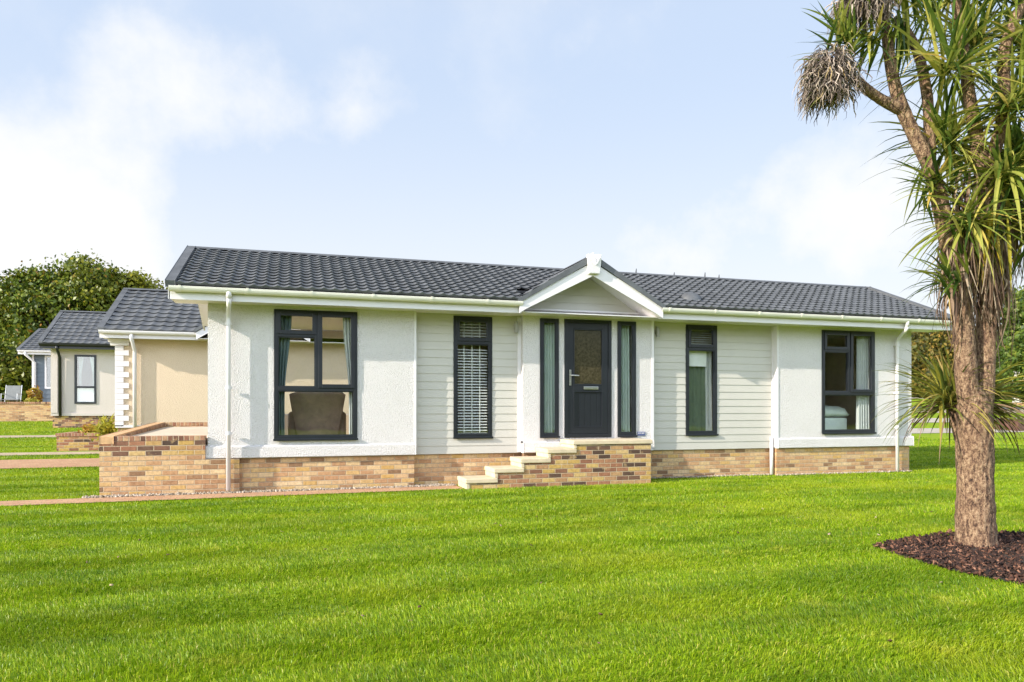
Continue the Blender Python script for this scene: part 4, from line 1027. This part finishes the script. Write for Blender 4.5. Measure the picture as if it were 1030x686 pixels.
# far white home and planter at the right edge
h5 = neighbour('far_home', 'distant white home at the right picture edge beyond the palm', 63.3, 73, 45.4, 5, 1.37, 4.9, 47.6, 6.0, 62.9, 73.4, M['render'], M['brick_dark'], M['pvc'], band=1.9)
m = MB(); quoins(m, 63.2, .5, .8, 45.4, 1.95, 4.6, .3); m.build('quoins', M['pvc'], h5)
bp_ = empty('timber_planter', (31.3, 24.4, .33), 'square dark brown planter box on the far grass right of the palm trunk', 'planter')
m = MB(); m.box(30.5, 32.1, 24.0, 24.08, .1, .84); m.box(30.5, 30.58, 24.081, 25.2, .1, .84); m.box(32.02, 32.1, 24.081, 25.2, .1, .84); m.box(30.581, 32.019, 25.12, 25.2, .1, .84); m.build('side_board', M['wood_brown'], bp_)
MB().box(30.58, 32.02, 24.08, 25.12, .2, .74).build('soil', M['soil'], bp_)
shrub('low_shrub', (31.3, 24.6, .74), 200, .4, .22, .06, 'leaf_green', 'small green plant growing in the dark brown planter box')

# sword-leaved plants
def sword_leaves(n, L, w, elev, spread_z=None, droop=1.0, az=None, centre=(0, 0, 0), seg=7, jitter=.05, start=0.02):
    """arching sword leaves radiating from a head; elev = (lo,hi) start angle above level"""
    V = []; F = []
    for k in range(n):
        a = rng.uniform(*(az or (0, 2 * math.pi))); e = rng.uniform(*elev); ln = L * rng.uniform(.65, 1.15); ww = w * rng.uniform(.7, 1.2)
        p = Vector(centre) + Vector(rng.normal(size=3)) * jitter; d = Vector((math.cos(a) * math.cos(e), math.sin(a) * math.cos(e), math.sin(e)))
        dr = droop * rng.uniform(.5, 1.5); roll = rng.uniform(-.5, .5); base = len(V)
        for s in range(seg + 1):
            t = s / seg; side = d.cross(Vector((0, 0, 1)))
            if side.length < .05: side = Vector((math.sin(a), -math.cos(a), 0))
            side.normalize(); nn = side.cross(d).normalized(); side = (side * math.cos(roll) + nn * math.sin(roll))
            h = ww * .5 * (min(1, .45 + t * 2.2) if t < .3 else (1 - ((t - .3) / .7) ** 1.6))
            if s < seg:
                V.append(tuple(p + side * h + nn * h * .35)); V.append(tuple(p)); V.append(tuple(p - side * h + nn * h * .35))
            else: V.append(tuple(p))
            d = (d + Vector((0, 0, -1)) * dr * (.05 + .28 * t) * ln).normalized(); p = p + d * (ln / seg)
        for s in range(seg - 1):
            b = base + s * 3; F += [(b, b + 1, b + 4, b + 3), (b + 1, b + 2, b + 5, b + 4)]
        b = base + (seg - 1) * 3; F += [(b, b + 1, b + 3), (b + 1, b + 2, b + 3)]
    m = MB(); m.v = V; m.f = F; return m
lp = empty('sword_leaf_plant', (-4.52, 20.75, .64), 'spiky yellow green plant beside the quoined corner of the cream home', 'plant')
MB().box(-4.62, -4.30, 20.6, 20.9, .16, .62).build('pot', M['brick_dark'], lp)
sword_leaves(60, .62, .06, (.3, 1.5), droop=1.6).build('leaves', M['leaf_yellow'], lp, local=True)
pp = rng.normal(size=(420, 3)) * np.array([.13, .13, .14]) + np.array([0, 0, .10]); v_, F_ = leaf_cloud(pp, .05, .45); np_mesh('foliage', v_, [F_], M['leaf_yellow'], lp)
m = MB(); m.tube([(0, 0, -.2), (0, 0, .15)], .04, 6); m.build('stem', M['bark_far'], lp, local=True)

# ------------------------------------------------------------------ the cabbage palm in the lawn
TX, TY = rd(4.37, 6.85)
palm = empty('cabbage_palm', (TX, TY, 0), 'tall many-headed cabbage palm with thick corky trunk standing in the bark mulch', 'tree', rz=-PHI)
PXM = 6.85 / 730
def q(px, py, dy=0.0):                       # metres from the foot of the trunk
    return ((px - 981) * PXM, dy, (550 - py) * PXM - .02)
def stem(name, pts, rad, seed, seg=40, sub=10, rough=.10, mat='bark'):
    """bark tube through the given points, resampled smoothly"""
    P = [Vector(p) for p in pts]; out = []; rr = []
    for i in range(len(P) - 1):
        p0, p1, p2, p3 = P[max(i - 1, 0)], P[i], P[i + 1], P[min(i + 2, len(P) - 1)]
        for k in range(sub):
            t = k / sub
            out.append(.5 * ((2 * p1) + (p2 - p0) * t + (2 * p0 - 5 * p1 + 4 * p2 - p3) * t * t + (3 * p1 - p0 - 3 * p2 + p3) * t ** 3)); rr.append(rad[i] + (rad[i + 1] - rad[i]) * t)
    out.append(P[-1]); rr.append(rad[-1])
    return MB().tube(out, rr, seg, True, rough, seed).build(name, M[mat], palm, smooth=True, local=True)
stem('trunk', [q(983, 556), q(982, 540), q(981, 500), q(981, 450), q(980, 410), q(979, 385)], [.218, .172, .157, .152, .142, .05], 1, 64, 26)
stem('branch', [q(979, 425), q(973, 385), q(970, 340), q(964, 290), q(953, 235), q(938, 172), q(920, 134), q(905, 99), q(896, 62), q(891, 25), q(886, -20)], [.10, .096, .092, .088, .078, .068, .062, .058, .05, .044, .04], 2, 28, 8)
stem('branch', [q(988, 430, .02), q(993, 390, .05), q(997, 345, .08), q(999, 300, .08), q(997, 250, .05), q(994, 200, .02), q(985, 150, 0), q(976, 99, 0), q(968, 40, 0), q(962, 0, 0)], [.09, .088, .085, .082, .078, .072, .065, .055, .045, .04], 3, 28, 8)
stem('branch', [q(908, 108), q(890, 102, -.03), q(871, 92, -.06), q(856, 80, -.08)], [.06, .05, .045, .04], 4, 14, 6)
stem('branch', [q(938, 172, .05), q(941, 110, .1), q(935, 60, .12), q(921, 28, .1), q(905, 10, .1)], [.06, .05, .045, .04, .035], 5, 14, 6)
stem('branch', [q(990, 190, .05), q(1002, 120, -.1), q(1000, 55, -.15), q(1018, 10, -.15)], [.06, .055, .05, .04], 6, 14, 6)
stem('branch', [q(1003, 300, .05), q(1025, 240, .2), q(1045, 180, .3)], [.08, .07, .06], 7, 14, 6)
heads = [  # px, py, dy, n, length, elev range, droop
    (945, 75, -.15, 90, .85, (-.5, 1.3), 1.0), (985, 40, .1, 100, .85, (-.6, 1.3), 1.0), (1030, 60, -.1, 110, .85, (-.6, 1.3), 1.1), (1000, 115, -.25, 110, .80, (-.8, 1.2), 1.2),
    (960, 140, .1, 100, .75, (-.8, 1.1), 1.2), (1030, 150, .1, 110, .80, (-.8, 1.1), 1.2), (938, 185, -.05, 60, .42, (-.7, .9), 1.0), (995, 180, -.2, 100, .75, (-1.0, 1.0), 1.3),
    (1035, 225, -.1, 90, .75, (-1.0, .9), 1.3), (960, 225, -.22, 60, .6, (-1.0, .7), 1.2), (1005, 220, .2, 90, .7, (-.9, .9), 1.2), (965, -25, .1, 100, .85, (-.9, 1.3), 1.1), (1025, -20, .1, 110, .85, (-.8, 1.3), 1.0),
    (915, -25, .1, 80, .75, (-.8, 1.2), 1.0), (1060, 20, 0, 100, .8, (-.8, 1.3), 1.0), (1062, 140, .2, 90, .8, (-.8, 1.2), 1.1)]
for px, py, dy, n, L, ev, dr in heads:
    if py < 120: n = int(n * .78)
    sword_leaves(int(n * 1.2), L * 1.02, .033, ev, droop=dr * .85, centre=q(px, py, dy), jitter=.05).build('leaf_head', M['sword'], palm, local=True)
# side tufts
sword_leaves(34, .52, .032, (-.5, .9), droop=1.1, az=(2.2, 4.2), centre=q(955, 282, -.1)).build('leaf_head', M['sword'], palm, local=True)
sword_leaves(48, .48, .035, (.1, 1.5), droop=.6, az=(1.2, 5.0), centre=q(846, 48, -.08)).build('leaf_head', M['sword'], palm, local=True)
sword_leaves(10, .42, .03, (-.7, .2), droop=.6, az=(2.4, 3.9), centre=q(838, 72, -.08)).build('leaf_head', M['sword'], palm, local=True)
sword_leaves(40, .5, .035, (-.9, .9), droop=1.0, az=(1.2, 5.2), centre=q(876, 42, -.08)).build('leaf_head', M['sword'], palm, local=True)
sword_leaves(26, .5, .035, (-1.3, -.2), droop=1.3, centre=q(905, 20, .0)).build('leaf_head', M['sword'], palm, local=True)
# low shoots beside the trunk
sword_leaves(230, .74, .026, (-.3, 1.2), droop=1.1, centre=q(973, 402, .28), jitter=.04).build('leaf_head', M['sword_low'], palm, local=True)
sword_leaves(30, .7, .022, (-.5, .15), droop=1.8, centre=q(972, 404, .24), jitter=.04).build('leaf_head', M['dead'], palm, local=True)
sword_leaves(75, .68, .035, (-.2, 1.2), droop=1.1, az=(-1.2, 1.2), centre=q(999, 402, .25), jitter=.04).build('leaf_head', M['sword_low'], palm, local=True)
sword_leaves(26, .75, .022, (-.4, .3), droop=1.9, az=(-1.3, .8), centre=q(998, 404, .22), jitter=.04).build('leaf_head', M['dead'], palm, local=True)
m = MB(); m.tube([q(980, 470, .1), q(976, 430, .2), q(974, 405, .26)], [.05, .045, .04], 10); m.build('shoot_stem', M['bark'], palm, local=True, smooth=True)
m = MB(); m.tube([q(990, 470, .1), q(995, 430, .2), q(998, 404, .25)], [.05, .045, .04], 10); m.build('shoot_stem', M['bark'], palm, local=True, smooth=True)
# skirts of dead leaves hanging down the stems
def skirt(cx, cy, n, L, rad, seed, dy=0):
    m = MB()
    for k in range(n):
        a = rng.uniform(0, 2 * math.pi); r = rad * rng.uniform(.75, 1.35); ln = L * rng.uniform(.5, 1.2); c = q(cx + rng.normal() * 3, cy + rng.normal() * 22, dy)
        x, y, z = c[0] + r * math.cos(a), c[1] + r * math.sin(a), c[2]; w = rng.uniform(.006, .015); tx, ty = -math.sin(a), math.cos(a)
        b = len(m.v); s = 5; ox, oy = rng.normal(0, .05, 2)
        for i in range(s + 1):
            t = i / s; bul = .05 * math.sin(t * math.pi); ww = w * (1 - .8 * t)
            px_, py_, pz = x + math.cos(a) * bul + ox * t * t, y + math.sin(a) * bul + oy * t * t, z - ln * t
            m.v += [(px_ - tx * ww, py_ - ty * ww, pz), (px_ + tx * ww, py_ + ty * ww, pz)]
        for i in range(s): e = b + 2 * i; m.f.append((e, e + 1, e + 3, e + 2))
    return m.build('dead_leaf_skirt', M['dead'], palm, local=True)
skirt(998, 232, 300, .66, .10, 1, .05); skirt(962, 258, 170, .46, .09, 2); skirt(1000, 275, 140, .34, .095, 3, .06); skirt(1030, 190, 140, .7, .12, 4, .2); skirt(982, 200, 150, .72, .14, 5)
sword_leaves(18, .72, .034, (-1.5, -.9), droop=1.2, centre=q(985, 222, -.16), jitter=.09).build('leaf_head', M['leaf_gold'], palm, local=True)
# dry, drooping flower stalks
def seed_head(cx, cy, rx, rz_, n, dy=0):
    """a spent flower panicle: wavy dry stalks that spring from the top and hang down"""
    m = MB(); c = Vector(q(cx, cy, dy))
    for k in range(n):
        a = rng.uniform(0, 2 * math.pi); e = rng.uniform(-.9, 1.35); rr = rng.uniform(.3, 1.03)
        rr *= 1 + .28 * mnoise.noise((math.cos(a) * 1.9, math.sin(a) * 1.9, e * 1.6 + cx))
        L = rng.uniform(.08, .26); pts = []; w1, w2 = rng.uniform(0, 6.28, 2); am = rng.uniform(.006, .02); fq = rng.uniform(5, 12)
        p = c + Vector((rx * rr * math.cos(e) * math.cos(a), rx * rr * math.cos(e) * math.sin(a), rz_ * rr * math.sin(e)))
        d = Vector((math.cos(a) * .9 + rng.normal() * .5 - .25, math.sin(a) * .9 + rng.normal() * .5, .35 * e + rng.normal() * .4)).normalized()
        for i in range(7):
            t = i / 6
            pts.append(p + Vector((am * math.sin(w1 + t * fq), am * math.cos(w2 + t * fq), am * .7 * math.sin(w2 + t * fq))))
            d = (d + Vector((-.03, 0, -.42))).normalized(); p = p + d * L / 6
        w = rng.uniform(.002, .0055)
        m.tube(pts, [w, w * 1.2, w, w * 1.2, w, w * .8, w * .3], 3, False)
    return m.build('seed_head', M['seed'], palm, local=True)
seed_head(830, 80, .21, .25, 1500, -.08); seed_head(866, 2, .23, .21, 1400, -.08)
